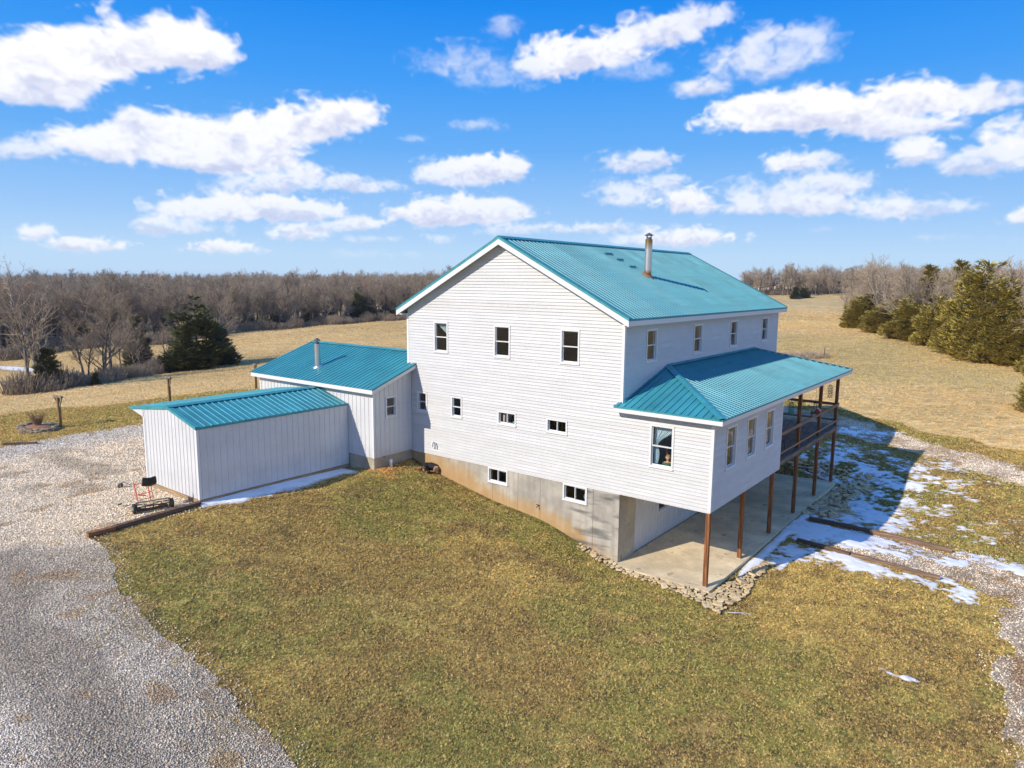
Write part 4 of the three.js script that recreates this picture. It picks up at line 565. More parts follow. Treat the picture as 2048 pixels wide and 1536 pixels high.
// ---------------------------------------------------------------- the metal shed in front of the wing
const shed = thing('storage_shed', 'small white ribbed metal shed with teal gable roof on timber sill', 'shed');
{ const x0 = -5.43, x1 = -1.426, zs = 9.14, zb = 2.29, yb = -0.472, xr = -3.415, yr = 2.755, ye = 2.232, xe = -6.46, yl = 2.41, sr = (yr - ye) / (x1 - xr), slf = (yr - yl) / (xr - xe), roofY = x => x > xr ? yr - (x - xr) * sr : yr - (xr - x) * slf;
  wallRun(shed, planeZ(zs), x0, x1 - 0.005, yb, x => roofY(x) - 0.05); wallRun(shed, planeX(x1), -zs, -zb, yb, ye - 0.05); wallRun(shed, planeX(x0, -1), -zs, -zb, yb, roofY(x0) - 0.16);
  mesh('gable_return', new MB().slab([xe + 0.03, roofY(xe) - 0.03, zs], [x0, roofY(x0) - 0.05, zs], [x0, roofY(x0) - 0.05, zs + 0.016], [xe + 0.03, roofY(xe) - 0.03, zs + 0.016], 0.05).tri([xe + 0.03, yl - 0.08, zs + 0.016], [x0, roofY(x0) - 0.09, zs + 0.016], [x0, 2.12, zs + 0.016]).tri([xe + 0.03, yl - 0.08, zs], [x0, roofY(x0) - 0.09, zs], [x0, 2.12, zs]).geo(), M.metalWall, shed);
  mesh('soffit', new MB().quad([xe + 0.03, yl - 0.085, zs], [x0, 2.12, zs], [x0, 2.12, zb], [xe + 0.03, yl - 0.085, zb]).geo(), M.soffit, shed);
  for (const [x, s] of [[x1, 1], [x0, -1]]) mesh('corner_trim', new MB().box(s > 0 ? x - 0.07 : x - 0.024, s > 0 ? x + 0.024 : x + 0.07, yb, (s > 0 ? ye : 2.2) - 0.06, zs + 0.001, zs + 0.026).box(s > 0 ? x : x - 0.024, s > 0 ? x + 0.024 : x, yb, (s > 0 ? ye : 2.2) - 0.06, zs - 0.07, zs - 0.001).geo(), M.trim, shed);
  mesh('sill_board', new MB().box(x0 - 0.01, x1 + 0.012, -1.0, yb - 0.002, zs - 0.10, zs + 0.012).geo(), M.paleWood, shed); mesh('sill_board', new MB().box(x1 - 0.1, x1 + 0.012, -1.0, yb - 0.002, zb, zs - 0.101).geo(), M.paleWood, shed); mesh('sill_board', new MB().box(x0 - 0.01, x0 + 0.1, -1.0, yb - 0.002, zb, zs - 0.101).geo(), M.paleWood, shed);
  mesh('wall_frame', new MB().box(x0 + 0.02, x1 - 0.02, yb, 2.2, zs - 0.1, zs - 0.02).box(x1 - 0.1, x1 - 0.02, yb, 2.15, zb, zs - 0.101).box(x0 + 0.02, x0 + 0.1, yb, 2.15, zb, zs - 0.101).geo(), M.interior, shed);
  const Lr = Math.hypot(x1 + 0.03 - xr, yr - roofY(x1 + 0.03)), Sr = unit(xr - x1 - 0.03, yr - roofY(x1 + 0.03), 0), Nr = unit(sr, 1, 0), zo = zs + 0.05; roofRun(shed, [x1 + 0.03, roofY(x1 + 0.03), zo], [0, 0, -1], Sr, Nr, 0, zo - zb - 0.02, () => -0.02, () => Lr);
  const Ll = Math.hypot(xr - xe, yr - yl), Sl = unit(xr - xe, yr - yl, 0), Nl = unit(-slf, 1, 0); roofRun(shed, [xe, yl, zo], [0, 0, -1], Sl, Nl, 0, zo - zb - 0.02, () => -0.02, () => Ll);
  const d = new MB(), q = 0.01; d.slab([xr, yr - q, zo - 0.03], [x1 + 0.02, roofY(x1 + 0.02) - q, zo - 0.03], [x1 + 0.02, roofY(x1 + 0.02) - q, zb], [xr, yr - q, zb], 0.03); d.slab([xe + 0.01, yl - q, zo - 0.03], [xr, yr - q, zo - 0.03], [xr, yr - q, zb], [xe + 0.01, yl - q, zb], 0.03); mesh('roof_deck', d.geo(), M.soffit, shed);
  mesh('drip_edge', new MB().box(x1 + 0.034, x1 + 0.044, roofY(x1 + 0.03) - 0.085, roofY(x1 + 0.03) + 0.004, zb, zo).geo(), M.roof, shed); mesh('drip_edge', new MB().box(xe - 0.022, xe - 0.012, yl - 0.085, yl + 0.004, zb, zo).geo(), M.roof, shed);
  for (const [xa, xb] of [[xr, x1 + 0.05], [xe - 0.025, xr]]) { const b = new MB(), y = x => roofY(x); b.slab([xa, y(xa) + 0.032, zo + 0.012], [xb, y(xb) + 0.032, zo + 0.012], [xb, y(xb) + 0.032, zo - 0.09], [xa, y(xa) + 0.032, zo - 0.09], 0.008); b.slab([xa, y(xa) + 0.024, zo + 0.012], [xb, y(xb) + 0.024, zo + 0.012], [xb, y(xb) + 0.024, zo + 0.004], [xa, y(xa) + 0.024, zo + 0.004], 0.10); mesh('rake_trim', b.geo(), M.roof, shed); }
  const c = new MB(); for (const [s, k] of [[1, sr], [-1, slf]]) c.slab([xr, yr + 0.055, zo + 0.02], [xr + s * 0.18, yr + 0.055 - k * 0.18, zo + 0.02], [xr + s * 0.18, yr + 0.055 - k * 0.18, zb], [xr, yr + 0.055, zb], 0.01); mesh('ridge_cap', c.geo(), M.roof, shed); }

// ================================================================ objects
const ground = (x, z, up = 0) => [x, gh(x, z) + up, z];
// surface of a distance field, drawn as one continuous skin (naive surface nets)
function skin(f, lo, hi, cell, color) {
  const n = [0, 1, 2].map(i => Math.ceil((hi[i] - lo[i]) / cell) + 1), F = new Float32Array(n[0] * n[1] * n[2]), at = (i, j, k) => (k * n[1] + j) * n[0] + i;
  for (let k = 0; k < n[2]; k++) for (let j = 0; j < n[1]; j++) for (let i = 0; i < n[0]; i++) F[at(i, j, k)] = f(lo[0] + i * cell, lo[1] + j * cell, lo[2] + k * cell);
  const id = new Int32Array(F.length).fill(-1), P = [], C = [], I = [];
  const E = []; for (let a = 0; a < 8; a++) for (const b of [1, 2, 4]) if (!(a & b)) E.push([a, a | b]);
  for (let k = 0; k + 1 < n[2]; k++) for (let j = 0; j + 1 < n[1]; j++) for (let i = 0; i + 1 < n[0]; i++) {
    const v = []; let s = 0; for (let a = 0; a < 8; a++) { v[a] = F[at(i + (a & 1), j + ((a >> 1) & 1), k + (a >> 2))]; if (v[a] < 0) s++; } if (!s || s === 8) continue;
    let x = 0, y = 0, z = 0, c = 0; for (const [a, b] of E) if ((v[a] < 0) !== (v[b] < 0)) { const t = v[a] / (v[a] - v[b]); x += lerp(a & 1, b & 1, t); y += lerp((a >> 1) & 1, (b >> 1) & 1, t); z += lerp(a >> 2, b >> 2, t); c++; }
    id[at(i, j, k)] = P.length / 3; const q = [lo[0] + (i + x / c) * cell, lo[1] + (j + y / c) * cell, lo[2] + (k + z / c) * cell]; P.push(...q); C.push(...color(...q));
  }
  for (let k = 1; k + 1 < n[2]; k++) for (let j = 1; j + 1 < n[1]; j++) for (let i = 1; i + 1 < n[0]; i++) {
    const a = F[at(i, j, k)] < 0;
    const put = (b, q) => { if (a === (F[b] < 0)) return; const [p0, p1, p2, p3] = q.map(w => id[w]); if (Math.min(p0, p1, p2, p3) < 0) return; a ? I.push(p0, p1, p2, p0, p2, p3) : I.push(p0, p2, p1, p0, p3, p2); };
    put(at(i + 1, j, k), [at(i, j - 1, k - 1), at(i, j, k - 1), at(i, j, k), at(i, j - 1, k)]); put(at(i, j + 1, k), [at(i - 1, j, k - 1), at(i - 1, j, k), at(i, j, k), at(i, j, k - 1)]); put(at(i, j, k + 1), [at(i - 1, j - 1, k), at(i, j - 1, k), at(i, j, k), at(i - 1, j, k)]);
  }
  const g = new THREE.BufferGeometry(); g.setAttribute('position', new THREE.Float32BufferAttribute(P, 3)); g.setAttribute('color', new THREE.Float32BufferAttribute(C, 3)); g.setIndex(I); g.computeVertexNormals(); return g;
}
const caps = (bones, k) => (x, y, z) => { let d = 1e3; for (const [a, b, ra, rb] of bones) { const ex = b[0] - a[0], ey = b[1] - a[1], ez = b[2] - a[2], l = ex * ex + ey * ey + ez * ez || 1e-9, t = clamp(((x - a[0]) * ex + (y - a[1]) * ey + (z - a[2]) * ez) / l), q = Math.hypot(x - a[0] - ex * t, y - a[1] - ey * t, z - a[2] - ez * t) - lerp(ra, rb, t); const h = clamp(0.5 + 0.5 * (d - q) / k); d = lerp(d, q, h) - k * h * (1 - h); } return d; };
M.skinned = std(lin(1, 1, 1), 0.75, { vertexColors: true });

// ---- the dog asleep by the foundation
{ const bones = [[[-0.20, 0.15, -0.06], [0.0, 0.165, -0.07], 0.145, 0.15], [[0.0, 0.165, -0.07], [0.24, 0.15, -0.04], 0.15, 0.155], [[0.24, 0.14, -0.02], [0.30, 0.11, 0.08], 0.14, 0.125], [[0.30, 0.10, 0.10], [0.16, 0.055, 0.17], 0.10, 0.05], [[0.16, 0.05, 0.17], [0.02, 0.035, 0.18], 0.045, 0.032], [[0.36, 0.09, -0.08], [0.44, 0.04, 0.02], 0.07, 0.028], [[0.44, 0.035, 0.02], [0.30, 0.03, 0.22], 0.026, 0.018],
    [[-0.20, 0.17, -0.02], [-0.25, 0.15, 0.14], 0.115, 0.085], [[-0.25, 0.145, 0.16], [-0.25, 0.135, 0.22], 0.085, 0.082], [[-0.25, 0.115, 0.24], [-0.235, 0.060, 0.355], 0.062, 0.038], [[-0.335, 0.165, 0.17], [-0.36, 0.09, 0.20], 0.030, 0.022], [[-0.165, 0.165, 0.18], [-0.135, 0.09, 0.21], 0.030, 0.022],
    [[-0.26, 0.08, 0.06], [-0.46, 0.040, 0.09], 0.055, 0.036], [[-0.46, 0.038, 0.09], [-0.63, 0.030, 0.06], 0.034, 0.030], [[-0.14, 0.07, 0.12], [-0.08, 0.036, 0.26], 0.05, 0.034], [[-0.08, 0.034, 0.26], [-0.13, 0.03, 0.36], 0.032, 0.030]];
  const f = caps(bones, 0.035), blackC = [0.012, 0.011, 0.012], tan = [0.30, 0.125, 0.045], pale = [0.42, 0.23, 0.11];
  const color = (x, y, z) => { const n = (fbm(x * 22 + 4, (y + z) * 22 + 2, 3) - 0.5) * 0.05; if (x < -0.33 && y < 0.10 && z < 0.14) return tan; if (z > 0.27 + n && x < -0.17) return y > 0.105 ? mix3(blackC, tan, 0.3) : pale; if (Math.hypot(x + 0.25, z - 0.26) < 0.075 && y < 0.12) return tan; if (Math.hypot(Math.abs(x + 0.25) - 0.04, y - 0.19, z - 0.275) < 0.02) return tan; if (z > 0.12 && y < 0.06 && x > -0.2) return tan; const q = Math.hypot(x - 0.24, y - 0.13) + n; if (z > 0.09 && x > 0.08 && q > 0.075 && q < 0.125 && x < 0.28) return pale; if (z > 0.10 && x > 0.15) return mix3(blackC, tan, 0.28); return blackC; };
  const d = thing('dog', 'black and tan dog curled up asleep against the foundation', 'dog', ground(1.50, 0.18, -0.005), 0.661); d.rotation.order = 'YXZ'; d.rotation.z = -0.15; d.position.y += 0.065; d.scale.setScalar(1.08); mesh('dog_body', skin(f, [-0.72, -0.03, -0.28], [0.56, 0.40, 0.46], 0.013, color), M.skinned, d);
  const nose = new MB().lathe([[0, -0.014], [0.016, -0.008], [0.019, 0.002], [0.012, 0.012], [0, 0.015]], 10, [-0.233, 0.068, 0.392]); mesh('nose', nose.geo(0.4), M.black, d); }

// ---- the child looking out of the bay window
{ const B = [[[0, 0.78, 0], [0, 1.06, 0], 0.105, 0.125], [[-0.10, 1.10, 0], [0.10, 1.10, 0], 0.075, 0.075], [[0, 1.10, 0], [0, 1.24, 0.01], 0.055, 0.045], [[-0.155, 1.10, 0], [-0.20, 0.88, 0.02], 0.050, 0.040], [[-0.20, 0.88, 0.02], [-0.17, 0.72, 0.10], 0.036, 0.028], [[0.155, 1.10, 0], [0.20, 0.88, 0.02], 0.050, 0.040], [[0.20, 0.88, 0.02], [0.17, 0.72, 0.10], 0.036, 0.028], [[-0.07, 0.76, 0], [-0.08, 0.42, 0.01], 0.085, 0.06], [[-0.08, 0.42, 0.01], [-0.08, 0.07, -0.01], 0.058, 0.042], [[0.07, 0.76, 0], [0.08, 0.42, 0.01], 0.085, 0.06], [[0.08, 0.42, 0.01], [0.08, 0.07, -0.01], 0.058, 0.042], [[-0.08, 0.04, 0], [-0.09, 0.03, 0.13], 0.04, 0.032], [[0.08, 0.04, 0], [0.09, 0.03, 0.13], 0.04, 0.032]];
  for (const s of [-1, 1]) { for (let k = 0; k < 4; k++) B.push([[s * (0.178 - 0.018 * k), 0.700, 0.115], [s * (0.172 - 0.018 * k), 0.645 - (k === 1 ? 0.008 : k === 3 ? -0.01 : 0), 0.140], 0.0095, 0.008]); B.push([[s * 0.175, 0.71, 0.115], [s * 0.172, 0.675, 0.118], 0.020, 0.018]); B.push([[s * 0.165, 0.70, 0.118], [s * 0.130, 0.675, 0.135], 0.011, 0.009]); }
  const body = caps(B, 0.022), head = caps([[[0, 1.385, -0.005], [0, 1.40, -0.01], 0.088, 0.088], [[0, 1.325, 0.022], [0, 1.345, 0.02], 0.055, 0.06], [[0, 1.362, 0.085], [0, 1.345, 0.102], 0.010, 0.013], [[-0.088, 1.375, -0.005], [-0.092, 1.355, -0.005], 0.016, 0.012], [[0.088, 1.375, -0.005], [0.092, 1.355, -0.005], 0.016, 0.012]], 0.016);
  const skinC = [0.58, 0.32, 0.20], hair = [0.30, 0.17, 0.07];
  const bc = (x, y, z) => y > 1.155 || y < 0.735 && Math.abs(x) > 0.115 && y > 0.6 ? skinC : y > 0.74 ? [0.03, 0.12, 0.06] : y > 0.075 ? [0.03, 0.04, 0.07] : [0.05, 0.03, 0.02];
  const hc = (x, y, z) => { if (y > 1.425 - z * 0.12 || z < 0.0 && y > 1.33 && Math.abs(x) < 0.085) return hair; for (const s of [-1, 1]) { const e = Math.hypot(x - s * 0.035, (y - 1.378) * 1.5); if (z > 0.05 && e < 0.012) return [0.02, 0.015, 0.01]; if (z > 0.05 && e < 0.02) return [0.7, 0.66, 0.62]; if (z > 0.05 && Math.abs(x - s * 0.035) < 0.022 && Math.abs(y - 1.402) < 0.005) return hair; } if (z > 0.05 && Math.abs(x) < 0.024 && Math.abs(y - 1.312) < 0.006) return [0.40, 0.12, 0.09]; return skinC; };
  const p = thing('person', 'child in a dark green top looking out through the bay window', 'person', [12.46, 0.20, -0.40], 0.25);
  const g1 = skin(body, [-0.28, -0.03, -0.16], [0.28, 1.26, 0.24], 0.011, bc), g2 = skin(head, [-0.13, 1.22, -0.13], [0.13, 1.52, 0.15], 0.005, hc).translate(0, -0.055, 0); mesh('person_body', mergeGeometries([g1, g2]), M.skinned, p); }
tag(mesh('broom_handle', new MB().tube([[12.32, 0.2, -0.62], [12.40, 1.30, -0.42], [12.44, 1.86, -0.33]], 0.013, 8).geo(0.5), std(lin(0.40, 0.17, 0.07), 0.6)), 'thin brown wooden handle leaning behind the bay window', 'handle');
function curtain(label, x0, x1, y0, y1, z, side, col) {
  const P = [], n = 64, m = 30, ix = [], w = x1 - x0;
  for (let j = 0; j <= m; j++) for (let i = 0; i <= n; i++) { const s = i / n, t = j / m, tie = sstep(0, 0.5, t), wide = lerp(1, 0.18, tie) + (t > 0.5 ? 0.08 * Math.sin((t - 0.5) * 6) : 0); const u = side < 0 ? s * wide : 1 - s * wide; P.push(x0 + w * u, y1 + (y0 - y1) * t, z + 0.022 * Math.sin(s * 58) * (1 - 0.5 * tie) + 0.012 * Math.sin(s * 23 + t * 3)); }
  for (let j = 0; j < m; j++) for (let i = 0; i < n; i++) { const a = j * (n + 1) + i; ix.push(a, a + 1, a + n + 1, a + 1, a + n + 2, a + n + 1); }
  const g = new THREE.BufferGeometry(); g.setAttribute('position', new THREE.Float32BufferAttribute(P, 3)); g.setIndex(ix); g.computeVertexNormals();
  tag(mesh('curtain', g, col), label, 'curtain');
}
M.sheer = new THREE.MeshPhysicalMaterial({ color: lin(0.62, 0.78, 0.84), roughness: 0.95, transmission: 0.35, thickness: 0, side: THREE.DoubleSide }); M.sheerDim = new THREE.MeshPhysicalMaterial({ color: lin(0.50, 0.62, 0.62), roughness: 0.95, transmission: 0.3, thickness: 0, side: THREE.DoubleSide });
curtain('pale blue curtain tied back in the bay window above the patio', 12.02, 12.80, 1.30, 2.64, -0.19, -1, M.sheer);
curtain('blue curtain gathered in the upper gable window over the wing', 1.72, 2.36, 4.58, 5.74, -0.19, 1, M.sheerDim);
curtain('white curtain in the basement window beside the lawn rise', 4.75, 5.60, -0.62, -0.10, -0.30, 1, M.sheerDim);
curtain('white curtain in the basement window by the patio corner', 8.47, 9.36, -0.63, -0.10, -0.30, 1, M.sheerDim);
for (const [x, r] of [[5.84, 0.05], [5.95, 0.045]]) tag(mesh('glass_ball', new MB().lathe([[0, -r], [r * 0.7, -r * 0.7], [r, 0], [r * 0.7, r * 0.7], [0, r]], 14, [x, 1.94, -0.17]).geo(0.1), std(lin(0.03, 0.42, 0.30), 0.25)), 'small teal glass ball on the sliding kitchen window sill', 'glass ball', 'teal balls on the sill');
tag(mesh('spice_jar', new MB().lathe([[0, 0], [0.04, 0], [0.04, 0.16], [0.032, 0.18], [0.034, 0.21], [0, 0.21]], 14, [5.36, 1.885, -0.17]).geo(0.5), std(lin(0.55, 0.42, 0.30), 0.4)), 'tan jar standing behind the sliding kitchen window', 'jar');
tag(mesh('sill_shelf', new MB().box(5.18, 6.08, 1.86, 1.884, -0.28, -0.152).geo(), M.frame), 'narrow white shelf inside the sliding kitchen window', 'shelf');

// ---- porch things
function spinner(x, y, z, h, label) {
  const t = thing('wind_spinner', label, 'wind spinner', [x, y, z], 0, 'teal wind spinners'); const n = 8; mesh('cord', new MB().box(-0.004, 0.004, -0.03, 0.55, -0.004, 0.004).geo(), M.black, t);
  for (let k = 0; k < n; k++) { const b = new MB(), yy = -k * h / n, r = 0.155 * (k === 0 ? 0.75 : 1); for (let q = 0; q < 6; q++) { const a = q / 6 * Math.PI * 2 + k * 0.5, c = Math.cos(a), s = Math.sin(a), px = -s, pz = c; b.tri([0, yy, 0], [c * r * 0.55 + px * 0.04, yy + 0.005, s * r * 0.55 + pz * 0.04], [c * r, yy - 0.055, s * r]).tri([0, yy, 0], [c * r, yy - 0.055, s * r], [c * r * 0.55 - px * 0.04, yy + 0.005, s * r * 0.55 - pz * 0.04]); } mesh('leaf_tier', b.geo(), M.teal, t); }
}
M.teal = std(lin(0.02, 0.20, 0.16), 0.5); 
spinner(13.95, 2.52, -15.75, 0.68, 'tiered teal wind spinner hanging by the end corner post'); M.teal = std(lin(0.02, 0.32, 0.24), 0.5); spinner(13.95, 2.50, -9.25, 0.62, 'tiered green wind spinner hanging beside the bay wall');
{ const t = thing('birdhouse', 'small red barn birdhouse standing on the porch railing', 'birdhouse', [WP + 0.0, 1.541, -12.55], 0.15); const red = std(lin(0.30, 0.045, 0.03), 0.7); const b = new MB(); b.box(-0.10, 0.10, 0, 0.17, -0.12, 0.12); for (const z of [-0.12, 0.12]) b.tri([-0.10, 0.17, z], [0.10, 0.17, z], [0, 0.26, z]); mesh('body', b.geo(), red, t); mesh('roof', new MB().slab([-0.15, 0.145, 0.16], [0, 0.285, 0.16], [0, 0.285, -0.16], [-0.15, 0.145, -0.16], 0.014).slab([0, 0.285, 0.16], [0.15, 0.145, 0.16], [0.15, 0.145, -0.16], [0, 0.285, -0.16], 0.014).geo(), std(lin(0.5, 0.42, 0.40), 0.7), t); mesh('entrance', new MB().lathe([[0.022, 0], [0, 0.001]], 12).geo().rotateZ(-Math.PI / 2).translate(0.1015, 0.10, 0), M.black, t); }
{ const t = thing('lantern', 'black metal lantern hanging beside the middle porch post', 'lantern', [13.85, 1.62, -13.55]); const b = new MB(); for (const [x, z] of [[-1, -1], [1, -1], [1, 1], [-1, 1]]) b.box(x * 0.06 - 0.006, x * 0.06 + 0.006, 0, 0.24, z * 0.06 - 0.006, z * 0.06 + 0.006); b.box(-0.075, 0.075, -0.02, 0, -0.075, 0.075); mesh('cage', b.geo(), M.blackMetal, t); mesh('top', new MB().lathe([[0.10, 0.24], [0.05, 0.30], [0.02, 0.34], [0, 0.34]], 4).geo(), M.blackMetal, t); mesh('hook', new MB().tube([[0, 0.34, 0], [0, 1.34, 0]], 0.004, 6).geo(), M.blackMetal, t); mesh('glass', new MB().box(-0.055, 0.055, 0.002, 0.238, -0.055, 0.055).geo(), M.glass, t); }
{ const t = thing('porch_chair', 'black metal porch chair standing by the bay wall', 'chair', [13.62, 0.381, -8.75], 0.9); const b = new MB(); for (const [x, z] of [[-0.22, -0.2], [0.22, -0.2], [-0.22, 0.22], [0.22, 0.22]]) mesh('leg', new MB().tube([[x, 0, z], [x * 0.95, 0.44, z * 0.9]], 0.013, 6).geo(0.4), M.blackMetal, t); for (let k = 0; k < 7; k++) b.box(-0.23, 0.23, 0.44, 0.455, -0.22 + k * 0.065, -0.185 + k * 0.065); mesh('seat', b.geo(), M.blackMetal, t); const q = new MB(); q.tube([[-0.22, 0.44, -0.2], [-0.23, 0.95, -0.29], [0, 1.02, -0.31], [0.23, 0.95, -0.29], [0.22, 0.44, -0.2]], 0.014, 6); for (let k = -3; k <= 3; k++) q.tube([[k * 0.06, 0.45, -0.205], [k * 0.06, 0.97, -0.295]], 0.007, 5); mesh('backrest', q.geo(0.4), M.blackMetal, t); for (const s of [-1, 1]) mesh('armrest', new MB().tube([[s * 0.23, 0.66, -0.24], [s * 0.25, 0.66, 0.16], [s * 0.22, 0.44, 0.2]], 0.013, 6).geo(0.4), M.blackMetal, t); }
{ const t = thing('plant_pot', 'small dark potted plant on the porch railing beside the birdhouse', 'plant pot', [WP + 0.0, 1.541, -11.75]); mesh('pot', new MB().lathe([[0, 0], [0.06, 0], [0.085, 0.13], [0.075, 0.13], [0.07, 0.11], [0, 0.11]], 14).geo(0.5), std(lin(0.3, 0.25, 0.2), 0.8), t); const R = rng(5), b = new MB(); for (let k = 0; k < 60; k++) { const a = R() * 6.28, r = 0.05 + 0.07 * R(), h = 0.12 + 0.14 * R(); b.tri([0, 0.1, 0], [Math.cos(a) * r, h, Math.sin(a) * r], [Math.cos(a + 0.3) * r, h - 0.04, Math.sin(a + 0.3) * r]); } mesh('foliage', b.geo(), std(lin(0.06, 0.045, 0.02), 0.9), t); }

// ---- timbers
const timber = (name, label, a, b, w, h, mat, sink = 0.05, group) => { const A = ground(...a, h / 2 - sink), B = ground(...b, h / 2 - sink), k = new MB(), n = 6, R = rng(Math.round(a[0] * 91 + a[1] * 7 + 999)); let prev = null; for (let i = 0; i <= n; i++) { const t = i / n, p = [lerp(A[0], B[0], t) + (R() - 0.5) * 0.012, lerp(A[1], B[1], t) + (R() - 0.5) * 0.012, lerp(A[2], B[2], t) + (R() - 0.5) * 0.012]; if (prev) k.bar(prev, p, w, h); prev = p; } return tag(mesh(name, k.geo(), mat), label, 'timber', group); };
timber('landscape_timber', 'short rusty brown timber ending the gravel edge beside the lawn', [-1.17, 13.05], [-1.13, 12.22], 0.2, 0.24, M.rustTimber, 0.06);
timber('landscape_timber', 'long dark weathered timber from shed corner along the gravel', [-1.16, 12.19], [-1.40, 9.18], 0.2, 0.24, M.oldTimber, 0.06);
timber('landscape_timber', 'brown timber holding the snowy bank, nearer the patio', [14.95, -9.47], [17.35, -9.52], 0.19, 0.24, M.oldTimber, 0.05);
timber('landscape_timber', 'brown timber holding the snowy bank, far from the patio', [17.38, -9.53], [20.25, -9.88], 0.19, 0.24, M.deckWood, 0.04);
timber('landscape_timber', 'half buried timber along the lawn side of path, nearer the patio', [15.30, -6.56], [17.30, -6.36], 0.17, 0.2, M.oldTimber, 0.06);
timber('landscape_timber', 'half buried timber along the lawn side of path, outer end', [17.34, -6.36], [20.25, -6.54], 0.17, 0.2, M.deckWood, 0.05);
timber('landscape_timber', 'weathered timber lying at the far edge of the gravel drive', [-18.74, 10.09], [-17.6, 9.0], 0.16, 0.16, M.oldTimber, 0.02);
{ const t = thing('drain_pipe', 'white capped pipe standing upright in the dirt beside the wing', 'pipe', ground(0.42, 1.50, -0.05)); mesh('pipe', new MB().lathe([[0.06, 0], [0.06, 0.25], [0.07, 0.252], [0.07, 0.33], [0, 0.335]], 20).geo(0.6), M.trim, t); mesh('cap', new MB().lathe([[0.078, 0.30], [0.078, 0.37], [0.04, 0.385], [0.04, 0.41], [0, 0.41]], 20).geo(0.6), M.trim, t); }

// ---- flat stones
const stoneKinds = [], bedMats = [[0.42, 0.36, 0.27], [0.34, 0.30, 0.24], [0.50, 0.44, 0.34]].map(c => std(lin(...c), 0.95, { map: texConcrete })), stoneMats = [[0.92, 0.75, 0.50], [1.0, 0.85, 0.60], [0.80, 0.67, 0.48], [0.96, 0.86, 0.68]].map(c => std(lin(...c), 0.95, { map: texConcrete }));
for (let k = 0; k < 12; k++) {
  const R = rng(400 + k), n = 6 + (k % 3), b = new MB(), top = [], mid = [], low = []; for (let i = 0; i < n; i++) { const a = (i + 0.6 * (R() - 0.5)) / n * Math.PI * 2, r = 0.38 + 0.22 * R(), e = 0.72 + 0.35 * (k % 4) / 3; const x = Math.cos(a) * r, z = Math.sin(a) * r * e; top.push([x * 0.86, 0.20 + 0.05 * R(), z * 0.86]); mid.push([x, 0.12 + 0.05 * R(), z]); low.push([x * 0.92, -0.12, z * 0.92]); }
  const c = [0, 0.235, 0]; for (let i = 0; i < n; i++) { const j = (i + 1) % n; b.tri(c, top[j], top[i]).quad(top[i], top[j], mid[j], mid[i]).quad(mid[i], mid[j], low[j], low[i]); } stoneKinds.push(b.geo(0.75));
}
function stones(parent, pl, count, smin, smax, seed, layer = 0, flat = 0.55) {
  const R = rng(seed), xs = pl.map(p => p[0]), zs = pl.map(p => p[1]), done = []; let tries = 0;
  while (done.length < count && tries++ < count * 60) {
    const x = lerp(Math.min(...xs), Math.max(...xs), R()), z = lerp(Math.min(...zs), Math.max(...zs), R()), s = smin + (smax - smin) * R() * R(), d = sd(pl, x, z); if (d < s * 0.12) continue;
    if (done.some(o => Math.hypot(o[0] - x, o[1] - z) < (o[2] + s) * 0.33)) continue; done.push([x, z, s]);
    const m = mesh('stone', stoneKinds[(R() * 12) | 0], stoneMats[(R() * 4) | 0], parent); m.position.set(x - parent.position.x, gh(x, z) - parent.position.y + 0.045 + layer + 0.05 * R(), z - parent.position.z); m.scale.set(s, s * flat, s * (0.8 + 0.3 * R())); m.rotation.set((R() - 0.5) * 0.6, R() * 6.28, (R() - 0.5) * 0.6);
  }
}
{ const t = thing('stone_border', 'band of flat tan limestone pieces round the patio corner', 'stone border', ground(14.4, 0.4)); stones(t, [[9.25, 0.06], [10.8, 0.06], [10.9, 0.27], [14.43, 0.27], [14.9, -3.6], [15.25, -3.6], [15.22, -2], [15.4, -0.6], [15.2, 1.28], [14.2, 1.02], [12.4, 0.70], [10.8, 0.52], [9.2, 0.40]], 290, 0.13, 0.52, 21); }
{ const t = thing('rock_bank', 'loose rocks banked along the shaded side of the patio', 'rock bank', ground(15, -13)); stones(t, [[14.45, -10.2], [15.9, -10.4], [16.1, -12.5], [15.4, -14], [16.2, -16.5], [15.6, -18], [12.0, -17.9], [11.8, -16.75], [14.5, -16.75]], 150, 0.22, 0.75, 33, 0.02, 0.7); }
tag(mesh('dead_branch', new MB().tube([ground(15.35, 0.95, 0.03), ground(15.6, 0.80, 0.05), ground(15.75, 0.62, 0.03), ground(15.95, 0.60, 0.04)], t => 0.022 * (1 - 0.7 * t), 6).tube([ground(15.68, 0.70, 0.04), ground(15.85, 0.78, 0.06)], 0.008, 5).geo(0.4), std(lin(0.55, 0.52, 0.50), 0.9)), 'bleached dead branch lying on grass by the stone border', 'branch');

